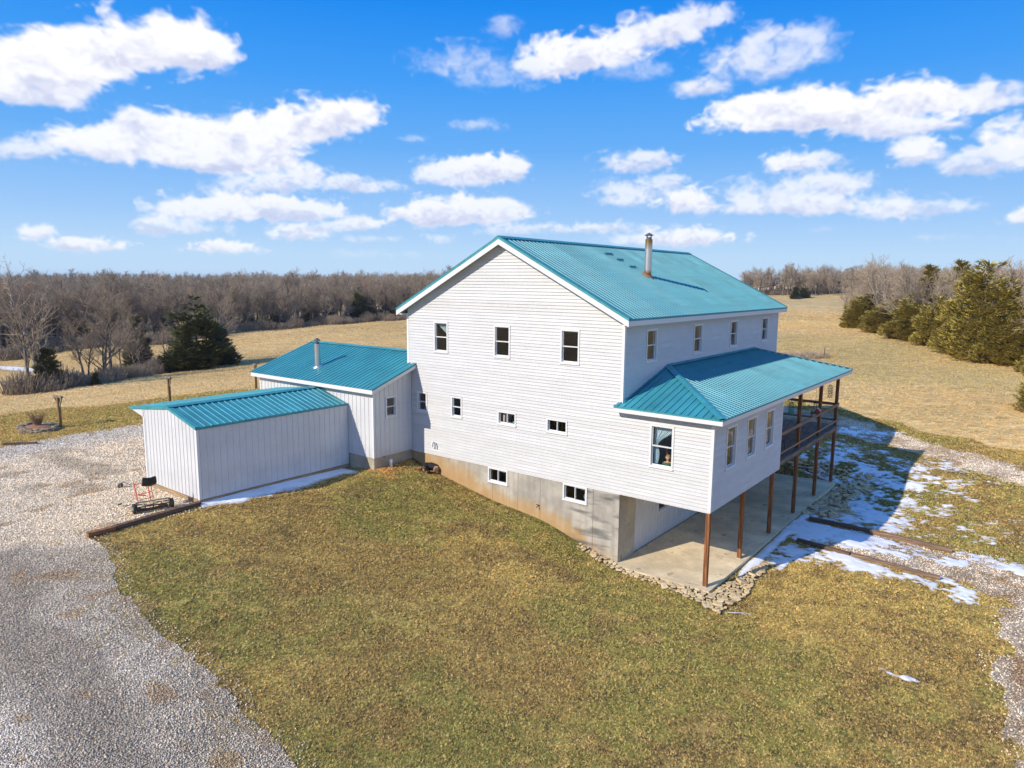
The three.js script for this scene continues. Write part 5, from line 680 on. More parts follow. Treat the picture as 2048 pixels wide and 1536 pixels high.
// ---- clothesline posts
{ let first = null; const labels = ['wooden clothesline post with braced crossarm beside the flower bed', 'wooden clothesline post with braced crossarm beyond the shed roof', 'wooden clothesline post with braced crossarm by the wing corner'];
  [[-21.42, 6.55], [-21.75, 0.1], [-24.2, -7.6]].forEach(([x, z], i) => {
    if (first) return copyOf(first, ground(x, z), 0.1 - 0.25 * i, labels[i]);
    const t = first = thing('clothesline_post', labels[i], 'clothesline post', ground(x, z), 0.1, 'clothesline posts'); mesh('post', new MB().box(-0.075, 0.075, -0.2, 1.78, -0.075, 0.075).geo(), std(lin(0.62, 0.40, 0.15), 0.85, { map: texWood }), t); const aw = std(lin(0.66, 0.55, 0.42), 0.9, { map: texWood }); mesh('crossarm', new MB().box(-0.47, 0.47, 1.781, 1.86, -0.07, 0.07).geo(), aw, t); for (const s of [-1, 1]) { mesh('brace', new MB().bar([s * 0.06, 1.22, 0], [s * 0.42, 1.775, 0], 0.05, 0.09).geo(), aw, t); } for (const x2 of [-0.4, 0.4]) mesh('hook', new MB().tube([[x2, 1.86, 0], [x2, 1.90, 0]], 0.012, 6).geo(), M.blackMetal, t); }); }

// ---- flower bed
{ const cx = -21.9, cz = 7.45, t = thing('flower_bed', 'raised bed ringed with stacked flat stones holding a bare shrub', 'flower bed', ground(cx, cz)), R = rng(9); 
  for (let l = 0; l < 3; l++) for (let k = 0; k < 22; k++) { const a = (k + 0.5 * (l % 2) + 0.3 * R()) / 22 * Math.PI * 2, m = mesh('stone', stoneKinds[(R() * 12) | 0], bedMats[(R() * 3) | 0], t), rr = 1.02 + 0.2 * R(); m.position.set(Math.cos(a) * rr * 1.1, 0.01 + l * 0.08 + 0.03 * R(), Math.sin(a) * rr * 0.72); m.scale.set(0.34 + 0.2 * R(), 0.26 + 0.16 * R(), 0.26 + 0.16 * R()); m.rotation.set((R() - 0.5) * 0.2, -a + 1.57 + (R() - 0.5) * 0.6, (R() - 0.5) * 0.2); }
  mesh('soil', new MB().lathe([[1.12, 0.05], [1.0, 0.20], [0.5, 0.27], [0, 0.29]], 24).geo(0.3).scale(1, 1, 0.7), std(lin(0.28, 0.13, 0.07), 0.98), t);
  const b = new MB(); for (let k = 0; k < 170; k++) { const a = R() * 6.28, h = 0.35 + 0.6 * R(), r = (0.15 + 0.5 * R()) * h, x = -0.15 + 0.12 * Math.cos(a), z = 0.1 * Math.sin(a); b.bar([x, 0.22, z], [x + Math.cos(a) * r * 0.5, 0.22 + h * 0.65, z + Math.sin(a) * r * 0.5], 0.012, 0.012).bar([x + Math.cos(a) * r * 0.5, 0.22 + h * 0.65, z + Math.sin(a) * r * 0.5], [x + Math.cos(a + 0.3) * r, 0.22 + h, z + Math.sin(a + 0.3) * r], 0.008, 0.008); } mesh('shrub', b.geo(), std(lin(0.30, 0.19, 0.10), 0.9), t); }

// ---- the pulled reel mower with its red seat frame
{ const t = thing('reel_mower', 'old reel mower with red pipe frame and black bucket seat', 'reel mower', ground(-2.08, 10.52, 0.022), 1.297); const red = std(lin(0.78, 0.10, 0.045), 0.45), iron = std(lin(0.11, 0.085, 0.065), 0.7, { metalness: 0.3 }), tyre = std(lin(0.035, 0.035, 0.035), 0.9);
  for (const s of [-1, 1]) { const w = mesh('wheel', new MB().lathe([[0.12, -0.045], [0.165, -0.045], [0.178, -0.02], [0.178, 0.02], [0.165, 0.045], [0.12, 0.045]], 26).geo(0.5).rotateZ(Math.PI / 2).translate(s * 0.61, 0.178, 0), tyre, t); mesh('hub', new MB().lathe([[0, -0.02], [0.12, -0.02], [0.12, 0.02], [0.05, 0.05], [0, 0.05]], 18).geo(0.5).rotateZ(s * -Math.PI / 2).translate(s * 0.61, 0.178, 0), std(lin(0.30, 0.26, 0.18), 0.7), w); mesh('side_plate', new MB().box(s * 0.53 - 0.008, s * 0.53 + 0.008, 0.06, 0.36, -0.13, 0.13).geo(), iron, t); }
  for (let k = 0; k < 5; k++) { const b = new MB(); let prev = null; for (let i = 0; i <= 14; i++) { const x = -0.51 + 1.02 * i / 14, a = k / 5 * 6.283 + i * 0.11, p = [x, 0.20 + Math.sin(a) * 0.11, Math.cos(a) * 0.11]; if (prev) b.bar(prev, p, 0.03, 0.008, [0, Math.sin(a), Math.cos(a)]); prev = p; } mesh('reel_blade', b.geo(), iron, t); }
  mesh('axle', new MB().tube([[-0.6, 0.20, 0], [0.6, 0.20, 0]], 0.022, 10).geo(0.5), iron, t); for (const x of [-0.26, 0, 0.26]) mesh('spider', new MB().lathe([[0.02, -0.008], [0.10, -0.008], [0.10, 0.008], [0.02, 0.008]], 12).geo().rotateZ(Math.PI / 2).translate(x, 0.20, 0), iron, t);
  mesh('top_bar', new MB().bar([-0.55, 0.37, -0.02], [0.55, 0.37, -0.02], 0.10, 0.03).geo(), std(lin(0.22, 0.20, 0.15), 0.8), t); mesh('cutter_bar', new MB().bar([-0.53, 0.065, 0.02], [0.53, 0.065, 0.02], 0.07, 0.015).geo(), iron, t); mesh('roller', new MB().tube([[-0.5, 0.05, -0.16], [0.5, 0.05, -0.16]], 0.045, 12).geo(0.5), std(lin(0.2, 0.12, 0.07), 0.8), t);
  const rail = (a, b, r = 0.019) => mesh('frame_rail', new MB().tube([a, b], r, 8).geo(0.5), red, t);
  rail([-0.46, 0.36, -0.10], [-0.52, 1.02, -0.40]); rail([-0.05, 0.36, -0.10], [-0.10, 0.98, -0.38]); rail([0.06, 0.40, -0.24], [0.02, 0.90, -0.52], 0.013); rail([-0.51, 0.94, -0.37], [-0.10, 0.96, -0.38], 0.012); rail([-0.48, 0.60, -0.21], [0.04, 0.62, -0.30], 0.012); rail([-0.46, 0.42, -0.12], [0.06, 0.44, -0.22], 0.013); rail([-0.62, 0.60, -0.32], [-0.42, 0.60, -0.16], 0.011);
  mesh('foot_plate', new MB().slab([-0.44, 0.60, -0.24], [-0.18, 0.56, -0.22], [-0.18, 0.54, -0.12], [-0.40, 0.58, -0.14], 0.01).geo(), red, t);
  const P = [], ix = [], n = 14, m = 14; for (let j = 0; j <= m; j++) for (let i = 0; i <= n; i++) { const u = i / n * 2 - 1, v = j / m, prof = v < 0.45 ? [lerp(-0.62, -0.36, v / 0.45), 0.80 + 0.02 * (1 - v / 0.45)] : [-0.36 + 0.10 * sstep(0.45, 0.65, v) + 0.06 * (v - 0.45), 0.80 + 0.36 * sstep(0.42, 1.0, v)]; const wid = 0.24 * (1 - 0.25 * Math.pow(Math.abs(v - 0.5) * 2, 4)); P.push(-0.03 + u * wid, prof[1] + 0.06 * u * u * (v < 0.6 ? 1 : 0.4), prof[0] - 0.05 * u * u * (v > 0.45 ? 1 : 0)); } for (let j = 0; j < m; j++) for (let i = 0; i < n; i++) { const a = j * (n + 1) + i; ix.push(a, a + 1, a + n + 1, a + 1, a + n + 2, a + n + 1); } const g = new THREE.BufferGeometry(); g.setAttribute('position', new THREE.Float32BufferAttribute(P, 3)); g.setIndex(ix); g.computeVertexNormals(); mesh('seat', g, M.black, t);
  mesh('drawbar', new MB().tube([[-0.46, 0.30, -0.1], [-0.78, 0.12, -0.75], [-0.9, 0.10, -1.05]], 0.013, 8).geo(0.5), iron, t); mesh('hitch', new MB().tube([[-0.98, 0.11, -1.02], [-0.84, 0.13, -1.12]], 0.024, 8).geo(), M.black, t); }
{ const t = thing('caster_wheel', 'small black caster wheel lying on the gravel beside the mower', 'caster wheel', ground(-5.9, 10.0, 0.02), 0.6); mesh('tyre', new MB().lathe([[0.05, -0.03], [0.10, -0.03], [0.115, 0], [0.10, 0.03], [0.05, 0.03]], 18).geo(0.4).rotateX(1.2).translate(0, 0.09, 0), M.black, t); mesh('fork', new MB().bar([0, 0.09, 0], [0.12, 0.24, 0.02], 0.08, 0.02).bar([0.12, 0.24, 0.02], [0.5, 0.14, 0.05], 0.03, 0.02).geo(), std(lin(0.12, 0.13, 0.15), 0.6), t); }

// ---- far things
tag(mesh('fence_post', new MB().tube([ground(2.2, -61.67, -0.1), ground(2.28, -61.67, 1.25)], 0.05, 8).geo(0.5), std(lin(0.12, 0.10, 0.09), 0.9)), 'lone thin fence post standing in the open pasture', 'fence post');
{ const t = thing('barn', 'small white roofed building far off among bare trees', 'barn', ground(-86, -312), 0.6); mesh('wall', new MB().box(-4, 4, -1, 3.2, -3, 3).geo(), std(lin(0.62, 0.60, 0.57), 0.8), t); mesh('roof', new MB().slab([-4.4, 3.1, 3.4], [4.4, 3.1, 3.4], [4.4, 4.8, 0], [-4.4, 4.8, 0], 0.15).slab([-4.4, 4.8, 0], [4.4, 4.8, 0], [4.4, 3.1, -3.4], [-4.4, 3.1, -3.4], 0.15).geo(), std(lin(0.8, 0.8, 0.8), 0.5), t); mesh('door', new MB().box(-0.6, 0.9, -0.5, 2.1, 3.001, 3.06).geo(), std(lin(0.2, 0.15, 0.12), 0.8), t); }

// ================================================================ plants
const cam2 = [22.79, 21.85], look = Math.atan2(-0.782, -0.606);
// a bare winter tree: trunk with main limbs, and a crown of branches and twigs
function bareTree(seed, o) {
  const R = rng(seed), trunk = new MB(), crown = new MB(), V3 = THREE.Vector3;
  const seg = (mb, a, b, ra, rb, n) => { const d = b.clone().sub(a).normalize(), u = Math.abs(d.y) < 0.9 ? new V3(0, 1, 0) : new V3(1, 0, 0), s = d.clone().cross(u).normalize(), w = s.clone().cross(d), q = (p, r, k) => { const t = k / n * 6.2832; return [p.x + (s.x * Math.cos(t) + w.x * Math.sin(t)) * r, p.y + (s.y * Math.cos(t) + w.y * Math.sin(t)) * r, p.z + (s.z * Math.cos(t) + w.z * Math.sin(t)) * r]; }; for (let k = 0; k < n; k++) { const A = q(a, ra, k), B = q(a, ra, k + 1), D = q(b, rb, k); if (rb > 0.001) mb.quad(A, B, q(b, rb, k + 1), D); else mb.tri(A, B, D); } };
  const grow = (p, d, len, r, lv) => {
    const n = lv === 0 ? 6 : lv === 1 ? 4 : lv < o.levels ? 3 : 2, pts = [p.clone()], rs = [r]; let dir = d.clone();
    for (let i = 1; i <= n; i++) { const wob = lv === 0 ? o.bend * 0.5 : o.bend; dir.add(new V3((R() - 0.5) * wob, (R() - 0.5) * wob * 0.5 + (lv ? o.lift : 0.03), (R() - 0.5) * wob)).normalize(); p = p.clone().addScaledVector(dir, len / n); pts.push(p); rs.push(lv === o.levels && i === n ? 0.0 : Math.max(o.thin, r * (1 - (lv === 0 ? 0.75 : 0.7) * i / n))); }
    for (let i = 0; i < n; i++) seg(lv < 2 ? trunk : crown, pts[i], pts[i + 1], rs[i], rs[i + 1], lv === 0 ? 8 : lv === 1 ? 5 : 3);
    if (lv >= o.levels) return;
    const kids = o.kids[lv], from = lv === 0 ? o.clear : 0.2;
    for (let k = 0; k < kids; k++) {
      const t = from + (1 - from) * (k + 0.7 * R()) / kids, i = Math.min(n - 1, Math.floor(t * n)), f = t * n - i, q = pts[i].clone().lerp(pts[i + 1], f), al = pts[i + 1].clone().sub(pts[i]).normalize();
      const az = R() * 6.2832, side = new V3(Math.cos(az), 0.15 * (R() - 0.3), Math.sin(az)); side.addScaledVector(al, -side.dot(al)).normalize();
      const ang = lv === 0 ? lerp(o.open, o.open * 0.45, (t - from) / (1 - from)) : 0.55 + 0.35 * R(); const nd = al.clone().multiplyScalar(Math.cos(ang)).addScaledVector(side, Math.sin(ang)).normalize();
      grow(q, nd, len * (lv === 0 ? o.reach * (1.15 - 0.55 * t) : 0.62 - 0.22 * t) * (0.75 + 0.5 * R()), Math.max(o.thin, lerp(rs[i], rs[i + 1], f) * (lv === 0 ? 0.55 : 0.62)), lv + 1);
    }
  };
  const lean = new V3(o.lean * (R() - 0.5), 1, o.lean * (R() - 0.5)).normalize();
  grow(new V3(0, -0.3, 0), lean, o.h, o.r, 0); if (o.twin) grow(new V3(0.25, -0.3, 0.1), new V3(-0.32, 1, 0.2).normalize(), o.h * 0.85, o.r * 0.8, 0);
  const out = [trunk.geo(), crown.geo()]; let top = 0; for (const g of out) { g.computeBoundingBox(); top = Math.max(top, g.boundingBox.max.y); } for (const g of out) g.scale(10 / top, 10 / top, 10 / top); return out;
}
M.bark = std(lin(0.62, 0.53, 0.44), 0.95, { map: texBark }); M.barkPale = std(lin(0.95, 0.83, 0.69), 0.95, { map: texBark }); M.twig = std(lin(0.325, 0.255, 0.18), 0.95); M.twigPale = std(lin(0.40, 0.315, 0.225), 0.95); M.twigDark = std(lin(0.26, 0.20, 0.14), 0.95);
const big = { h: 10, r: 0.30, levels: 4, kids: [10, 6, 5, 4], clear: 0.28, open: 1.0, reach: 0.55, bend: 0.5, lift: 0.06, thin: 0.011, lean: 0.25 };
const heroTree = bareTree(7, { ...big, r: 0.42, levels: 3, kids: [7, 5, 4], clear: 0.42, open: 0.75, reach: 0.62, bend: 0.75, twin: true, thin: 0.014 });
const bareKinds = [bareTree(1, big), bareTree(2, { ...big, clear: 0.2, twin: true, kids: [9, 6, 4, 4] }), bareTree(3, { ...big, open: 0.7, reach: 0.5, clear: 0.35 }), bareTree(4, { ...big, kids: [12, 6, 5, 4], open: 1.15, reach: 0.6 })];
const wood = { ...big, levels: 3, kids: [12, 9, 7], thin: 0.018, clear: 0.25, open: 0.85, reach: 0.45 };
const woodKinds = [11, 12, 13, 14, 15].map((s, i) => bareTree(s, { ...wood, open: 0.7 + 0.12 * i, reach: 0.40 + 0.03 * i }));
const barePrototypes = new Map();
function plantBare(kinds, k, x, z, h, label, group, mats = [M.bark, M.twig], wide = 1, turn = 0) {
  const key = kinds[k], t = thing('bare_tree', label, 'tree', [x, gh(x, z), z], turn, group); t.scale.set(h / 10 * wide, h / 10, h / 10 * wide); mesh('trunk', key[0], mats[0], t); mesh('crown', key[1], mats[1], t); return t;
}
// a red cedar: sprays of foliage on an uneven cone
function cedarTree(seed, o) {
  const R = rng(seed), p = [], c = [], add = (a, b, d, col) => { p.push(...a, ...b, ...d); for (let i = 0; i < 3; i++) c.push(...col); };
  const prof = t => o.r * Math.pow(1 - t, o.taper) * (0.88 + 0.14 * Math.sin(t * 9 + seed)), clumps = [];
  for (let k = 0; k < o.clumps; k++) { const t = 1 - Math.pow(R(), 0.60), a = R() * 6.2832, Rm = prof(t), rr = 0.22 + 0.30 * Rm * (0.6 + 0.8 * R()), q = Math.max(0, Rm * (0.55 + 0.55 * R()) - rr * 0.4); clumps.push([Math.cos(a) * q, o.h * (0.05 + 0.93 * t), Math.sin(a) * q, rr, R()]); }
  let tot = 0; for (const q of clumps) tot += q[3] * q[3];
  for (const [cx, cy, cz, rr, tone] of clumps) {
    const m = Math.max(12, Math.round(o.n * rr * rr / tot));
    for (let k = 0; k < m; k++) {
      const u = R() * 2 - 1, a = R() * 6.2832, w = Math.sqrt(1 - u * u), q = rr * (0.55 + 0.5 * Math.cbrt(R())), x = cx + w * Math.cos(a) * q, z = cz + w * Math.sin(a) * q, y = Math.max(0.05, cy + u * q * 0.72), oa = Math.atan2(z, x), s = o.s * (0.6 + 0.6 * R()), col = mix3(o.dark, o.light, clamp(tone * 0.75 + 0.45 * (R() - 0.35)));
      for (let f = 0; f < 5; f++) { const az = oa + (R() - 0.5) * 2.4, up = 0.1 + 0.9 * R(), l = s * (0.6 + 0.6 * R()), dx = Math.cos(az) * l, dz = Math.sin(az) * l, dy = up * l, wx = -Math.sin(az) * l * 0.16, wz = Math.cos(az) * l * 0.16, ty = (R() - 0.5) * l * 0.25; add([x - wx, y - ty, z - wz], [x + wx, y + ty, z + wz], [x + dx, y + dy, z + dz], col); }
    }
  }
  const g = new THREE.BufferGeometry(); g.setAttribute('position', new THREE.Float32BufferAttribute(p, 3)); g.setAttribute('color', new THREE.Float32BufferAttribute(c, 3)); g.computeVertexNormals();
  const tr = new MB(); tr.tube([[0, -0.3, 0], [0.05, o.h * 0.3, 0.03], [-0.03, o.h * 0.6, 0], [0, o.h * 0.93, 0]], q => o.h * 0.022 * (1.05 - q), 8, false); for (let k = 0; k < 14; k++) { const y = o.h * (0.1 + 0.6 * k / 14), a = k * 2.4, r = o.r * Math.pow(1 - y / o.h, o.taper) * 0.7; tr.tube([[0, y, 0], [Math.cos(a) * r * 0.6, y + r * 0.25, Math.sin(a) * r * 0.6], [Math.cos(a) * r, y + r * 0.6, Math.sin(a) * r]], q => o.h * 0.006 * (1.1 - q), 5, false); } return [tr.geo(0.5), g];
}
M.cedarGold = std(lin(1.62, 1.45, 1.0), 0.9, { vertexColors: true }); M.cedarGreen = std(lin(0.50, 0.58, 0.60), 0.9, { vertexColors: true });
const ced = { h: 9, r: 3.2, n: 5200, s: 0.42, taper: 0.55, clumps: 80, dark: [0.235, 0.215, 0.065], light: [0.275, 0.245, 0.073] };
const cedKinds = [cedarTree(1, ced), cedarTree(2, { ...ced, r: 2.4, taper: 0.7, clumps: 60, n: 4200 }), cedarTree(3, { ...ced, r: 3.6, taper: 0.42, clumps: 90 }), cedarTree(4, { ...ced, r: 1.6, taper: 0.7, clumps: 64, n: 3600 })];
function plantCedar(k, x, z, h, width, mat, label, group, turn) { const t = thing('cedar_tree', label, 'cedar', [x, gh(x, z) - 0.05, z], turn, group), w = width / (2 * [3.2, 2.4, 3.6, 1.6][k] * 0.92); t.scale.set(w, h / 9, w); mesh('trunk', cedKinds[k][0], M.bark, t); mesh('crown', cedKinds[k][1], mat, t); return t; }
const distTo = (x, z) => Math.abs((x - 22.79) * -0.606 + (z - 21.85) * -0.782);
const RT = rng(2024);
const cedR = [[16.2,-69.1,9.1,150],[18.0,-65.5,4.8,80],[14.0,-75.6,5.9,90],[-2.7,-100.4,4.4,62],[2.3,-93.0,3.8,70],[7.2,-84.7,5.2,90],[10.9,-78.2,5.3,80],[13.3,-72.3,3.8,60],[-2.3,-109.5,2.5,50],[6.5,-101.8,9.2,60],[11.0,-96.0,9.7,60],[-1.6,-131.1,7.0,70]], bareR = [[-6.3,-135.9,13.8,120],[-10.6,-142.6,8.5,80],[-16.3,-152.3,8.0,60],[-4.1,-146.3,11.6,80],[4.3,-130.5,11.4,90],[15.6,-98.3,9.2,90],[18.6,-84.2,8.6,100],[11.9,-109.6,9.8,90],[-0.3,-139.6,10.0,80],[19.7,-76.3,8.2,90],[-21.7,-181.0,10.6,60],[16.1,-116.1,9.6,90]], farR = [[-63.4,-205.9,8.0,50],[-61.5,-206.5,8.3,50],[-59.6,-207.3,8.6,50],[-57.7,-208.0,8.9,50],[-55.9,-208.7,9.2,50],[-54.0,-209.5,9.5,50],[-52.2,-210.2,9.8,50],[-50.4,-210.9,10.1,50],[-48.5,-211.6,10.4,50],[-46.7,-212.3,10.7,50],[-44.9,-212.9,11.0,50],[-43.1,-213.6,7.6,50],[-41.3,-214.2,7.9,50],[-39.5,-214.8,8.2,50],[-43.2,-236.8,7.9,50],[-41.1,-236.8,8.2,50],[-39.1,-237.0,8.5,50],[-37.1,-237.4,8.8,50],[-35.2,-238.0,9.1,50],[-33.4,-238.9,9.5,50],[-31.6,-240.0,9.8,50],[-29.8,-241.4,10.1,50],[-28.1,-242.9,10.5,50]], cedFarR = [[-42.2,-236.8,4.6,24],[-41.3,-249.8,3.6,20],[-39.8,-203.5,3.8,22],[-40.8,-198.1,4.0,18]], bareL = [[-52.9,-3.0,12.5,150],[-52.3,-1.8,10.3,100],[-53.9,-7.2,7.3,60],[-53.9,-7.6,5.8,40],[-54.1,-9.7,10.3,110],[-53.5,-9.0,8.3,70],[-61.2,-13.9,6.2,70],[-62.0,-16.8,7.2,80],[-61.1,-16.0,6.0,60],[-57.6,-13.7,5.5,60],[-60.9,-25.6,9.2,120],[-63.7,-20.0,5.8,60]], cedL = [[-51.9,-3.3,4.1,60],[-57.4,-20.8,7.8,130],[-58.9,-24.5,4.8,60],[-62.8,-16.6,6.5,50],[-50.1,-6.7,1.3,18],[-56.0,-17.9,2.4,50]], forestFront = [[-112.8,-14.5,13.1,60],[-112.6,-15.0,13.0,60],[-111.5,-15.4,12.4,60],[-112.3,-16.3,11.3,60],[-111.5,-16.7,12.7,60],[-111.1,-17.2,12.5,60],[-110.5,-17.7,12.9,60],[-110.6,-18.4,10.9,60],[-111.6,-19.4,11.0,60],[-111.6,-20.0,12.5,60],[-110.7,-20.4,11.4,60],[-111.4,-21.3,10.7,60],[-111.6,-22.1,12.5,60],[-111.1,-22.6,11.0,60],[-110.9,-23.3,12.2,60],[-110.8,-23.9,12.3,60],[-111.7,-25.0,10.2,60],[-110.9,-25.4,11.6,60],[-111.7,-26.5,10.8,60],[-111.8,-27.2,10.0,60],[-111.1,-27.7,11.1,60],[-110.7,-28.3,11.0,60],[-109.3,-28.5,11.4,60],[-110.2,-29.7,12.0,60],[-108.1,-29.6,10.5,60],[-108.2,-30.4,10.7,60],[-108.1,-31.1,11.1,60],[-108.9,-32.2,11.5,60],[-107.2,-32.3,11.5,60],[-107.3,-33.1,11.2,60],[-106.4,-33.5,10.0,60],[-105.9,-34.1,10.5,60],[-106.8,-35.3,11.6,60],[-104.6,-35.2,11.3,60],[-105.8,-36.5,10.2,60],[-104.3,-36.6,11.0,60],[-103.8,-37.2,10.7,60],[-103.1,-37.7,10.0,60],[-104.6,-39.3,9.2,60],[-103.9,-39.8,9.2,60],[-101.9,-39.7,11.0,60],[-104.3,-41.7,9.6,60],[-103.3,-42.1,9.1,60],[-104.1,-43.4,9.4,60],[-103.6,-44.0,11.1,60],[-104.2,-45.3,11.2,60],[-104.4,-46.3,8.8,60],[-104.6,-47.3,11.5,60],[-104.2,-48.1,11.0,60],[-106.4,-50.3,10.3,60],[-105.5,-50.7,11.1,60],[-107.8,-53.0,10.0,60],[-106.0,-53.0,11.1,60],[-106.0,-54.0,10.8,60],[-108.4,-56.5,10.7,60],[-106.7,-56.5,9.7,60],[-107.1,-57.8,8.1,60],[-106.5,-58.5,9.5,60],[-108.5,-60.8,9.8,60],[-109.0,-62.2,9.6,60],[-106.3,-61.6,9.8,60],[-105.4,-62.1,9.8,60],[-105.9,-63.6,8.3,60],[-107.8,-66.0,9.4,60],[-104.8,-65.1,10.2,60],[-105.4,-66.6,10.3,60],[-105.2,-67.7,8.2,60],[-104.7,-68.5,10.8,60],[-107.5,-71.7,9.1,60],[-107.6,-73.0,9.6,60],[-107.1,-73.9,8.8,60],[-106.6,-74.7,8.4,60],[-105.3,-75.0,10.6,60],[-104.1,-75.4,8.0,60],[-106.6,-78.6,7.7,60],[-104.2,-78.1,8.7,60],[-105.9,-80.7,8.7,60],[-105.8,-82.0,9.0,60],[-105.0,-82.7,8.5,60],[-103.3,-82.7,7.7,60],[-105.9,-86.2,10.5,60],[-105.7,-87.5,7.4,60],[-104.3,-87.7,10.6,60],[-105.0,-89.8,10.3,60],[-105.1,-91.3,8.3,60],[-101.3,-89.4,10.1,60],[-103.2,-92.6,8.6,60],[-103.3,-94.2,7.3,60],[-101.0,-93.6,10.6,60],[-103.3,-97.3,10.5,60],[-102.7,-98.3,10.1,60],[-102.0,-99.2,7.6,60]], cedForest = [[-105.4,-85.8,7.5,44],[-104.7,-80.9,1.8,30],[-105.3,-70.6,1.7,26],[-106.3,-62.7,2.4,26],[-104.7,-77.5,1.8,30],[-102.2,-89.1,2.6,34],[-101.9,-92.7,2.7,30],[-104.3,-88.1,4.7,40],[-106.8,-58.5,2.6,20],[-103.4,-39.5,2.7,30]];
cedR.forEach(([x, z, h, wpx], i) => plantCedar([2, 0, 0, 2, 2, 0, 2, 0, 0, 3, 3, 1][i], x, z, h * 1.18, wpx / 1410 * distTo(x, z) * 1.15, M.cedarGold, i === 0 ? 'tallest golden cedar with broad crown at the pasture edge' : 'golden green cedar in the thicket along the pasture edge', i === 0 ? undefined : 'cedars of the pasture thicket', RT() * 6));
cedL.forEach(([x, z, h, wpx], i) => plantCedar([1, 0, 1, 3, 1, 2][i], x, z, h * 1.12, wpx / 1410 * distTo(x, z) * 1.05, M.cedarGreen, i === 1 ? 'large spreading dark cedar at the end of the hedgerow' : 'small dark cedar among bare hedgerow trees', i === 1 ? undefined : 'hedgerow cedars', RT() * 6));
cedForest.concat(cedFarR).forEach(([x, z, h, wpx]) => plantCedar((RT() * 4) | 0, x, z, h * 1.05, wpx / 1410 * distTo(x, z) * 1.1, M.cedarGreen, 'dark evergreen at the foot of the distant bare woods', 'evergreens at the wood edge', RT() * 6));
plantCedar(2, 22.3, -36.6, 2.9, 3.5, M.cedarGold, 'low spreading cedar standing alone beside the lane', undefined, 1.0);
const vx = (px, d) => [22.79 - 0.606 * d + 0.789 * (px - 1024) / 1410 * d, 21.845 - 0.782 * d - 0.614 * (px - 1024) / 1410 * d], thicketDepth = px => px < 1840 ? lerp(112, 90, clamp((px - 1690) / 150)) : lerp(90, 60, (px - 1840) / 260);
for (let k = 0; k < 16; k++) { const px = lerp(1700, 2120, (k + 0.5 * RT()) / 16), d = thicketDepth(px) * (1.02 + 0.10 * RT()), [x, z] = vx(px, d); plantCedar((RT() * 4) | 0, x, z, 3 + 3.2 * RT(), 3.2 + 2.2 * RT(), M.cedarGold, 'golden green cedar in the thicket along the pasture edge', 'cedars of the pasture thicket', RT() * 6); }
for (let k = 0; k < 84; k++) { const px = lerp(1705, 2130, RT()), d = thicketDepth(px) * (1.03 + 0.42 * RT()), [x, z] = vx(px, d); plantBare(RT() < 0.6 ? bareKinds : woodKinds, (RT() * 4) | 0, x, z, 7.5 + 3.8 * RT(), 'bare tree standing behind the pasture cedars', 'bare trees behind the cedar thicket', [RT() < 0.5 ? M.bark : M.barkPale, RT() < 0.3 ? M.twigPale : M.twig], 0.95, RT() * 6); }
{ const [x, z] = vx(1757, 112); bareR[0] = [x, z, 11.6, 120]; }
bareR.forEach(([x, z, h, wpx], i) => plantBare(bareKinds, [1, 2, 0, 2, 0, 3, 0, 2, 1, 3, 2, 0][i], x, z, h * 1.02, i === 0 ? 'large pale bare tree with forked trunk above the cedars' : 'bare tree standing behind the pasture cedars', i === 0 ? undefined : 'bare trees behind the cedar thicket', i === 0 ? [M.barkPale, M.twigPale] : [M.bark, M.twigPale], i === 0 ? 0.95 : 0.85, RT() * 6));
farR.forEach(([x, z, h]) => plantBare(woodKinds, (RT() * 5) | 0, x + RT() * 3, z + RT() * 8 - 4, h, 'bare tree in the far row on the pasture ridge', 'bare trees on the ridge', [M.bark, M.twig], 1.0, RT() * 6));
bareL.forEach(([x, z, h, wpx], i) => plantBare(i ? bareKinds : [heroTree], i ? [1, 0, 2, 2, 3, 1, 2, 0, 2, 3, 3, 2][i] : 0, x, z, h * (i ? 1.05 : 1.02), i === 0 ? 'tall forked bare tree leaning over the hedgerow cedar' : 'thin bare tree in the hedgerow below the pasture', i === 0 ? undefined : 'bare hedgerow trees', i === 0 ? [M.barkPale, M.twigPale] : [M.bark, M.twig], i === 0 ? 1.0 : 0.85, [2.2, 1, 3, 5, 0.5, 2, 4, 1, 3, 5, 2, 1][i]));
forestFront.forEach(([x, z, h]) => plantBare(woodKinds, (RT() * 5) | 0, x + (RT() - 0.5) * 3, z + (RT() - 0.5) * 3, h * (0.80 + 0.24 * RT()), 'bare tree in the front row of the brown woods', 'bare trees at the wood edge', [RT() < 0.25 ? M.barkPale : M.bark, RT() < 0.5 ? M.twig : M.twigDark], 0.85, RT() * 6));
for (let k = 0; k < 16; k++) { const f = forestFront[(k * 5.7 + 3) | 0]; plantCedar([1, 3, 0][k % 3], f[0] - 2 - 5 * RT(), f[1] + (RT() - 0.5) * 5, 3.5 + 5 * RT() * RT(), 2.6 + 2 * RT(), M.cedarGreen, 'dark evergreen standing between bare trees inside the woods', 'evergreens inside the woods', RT() * 6); }
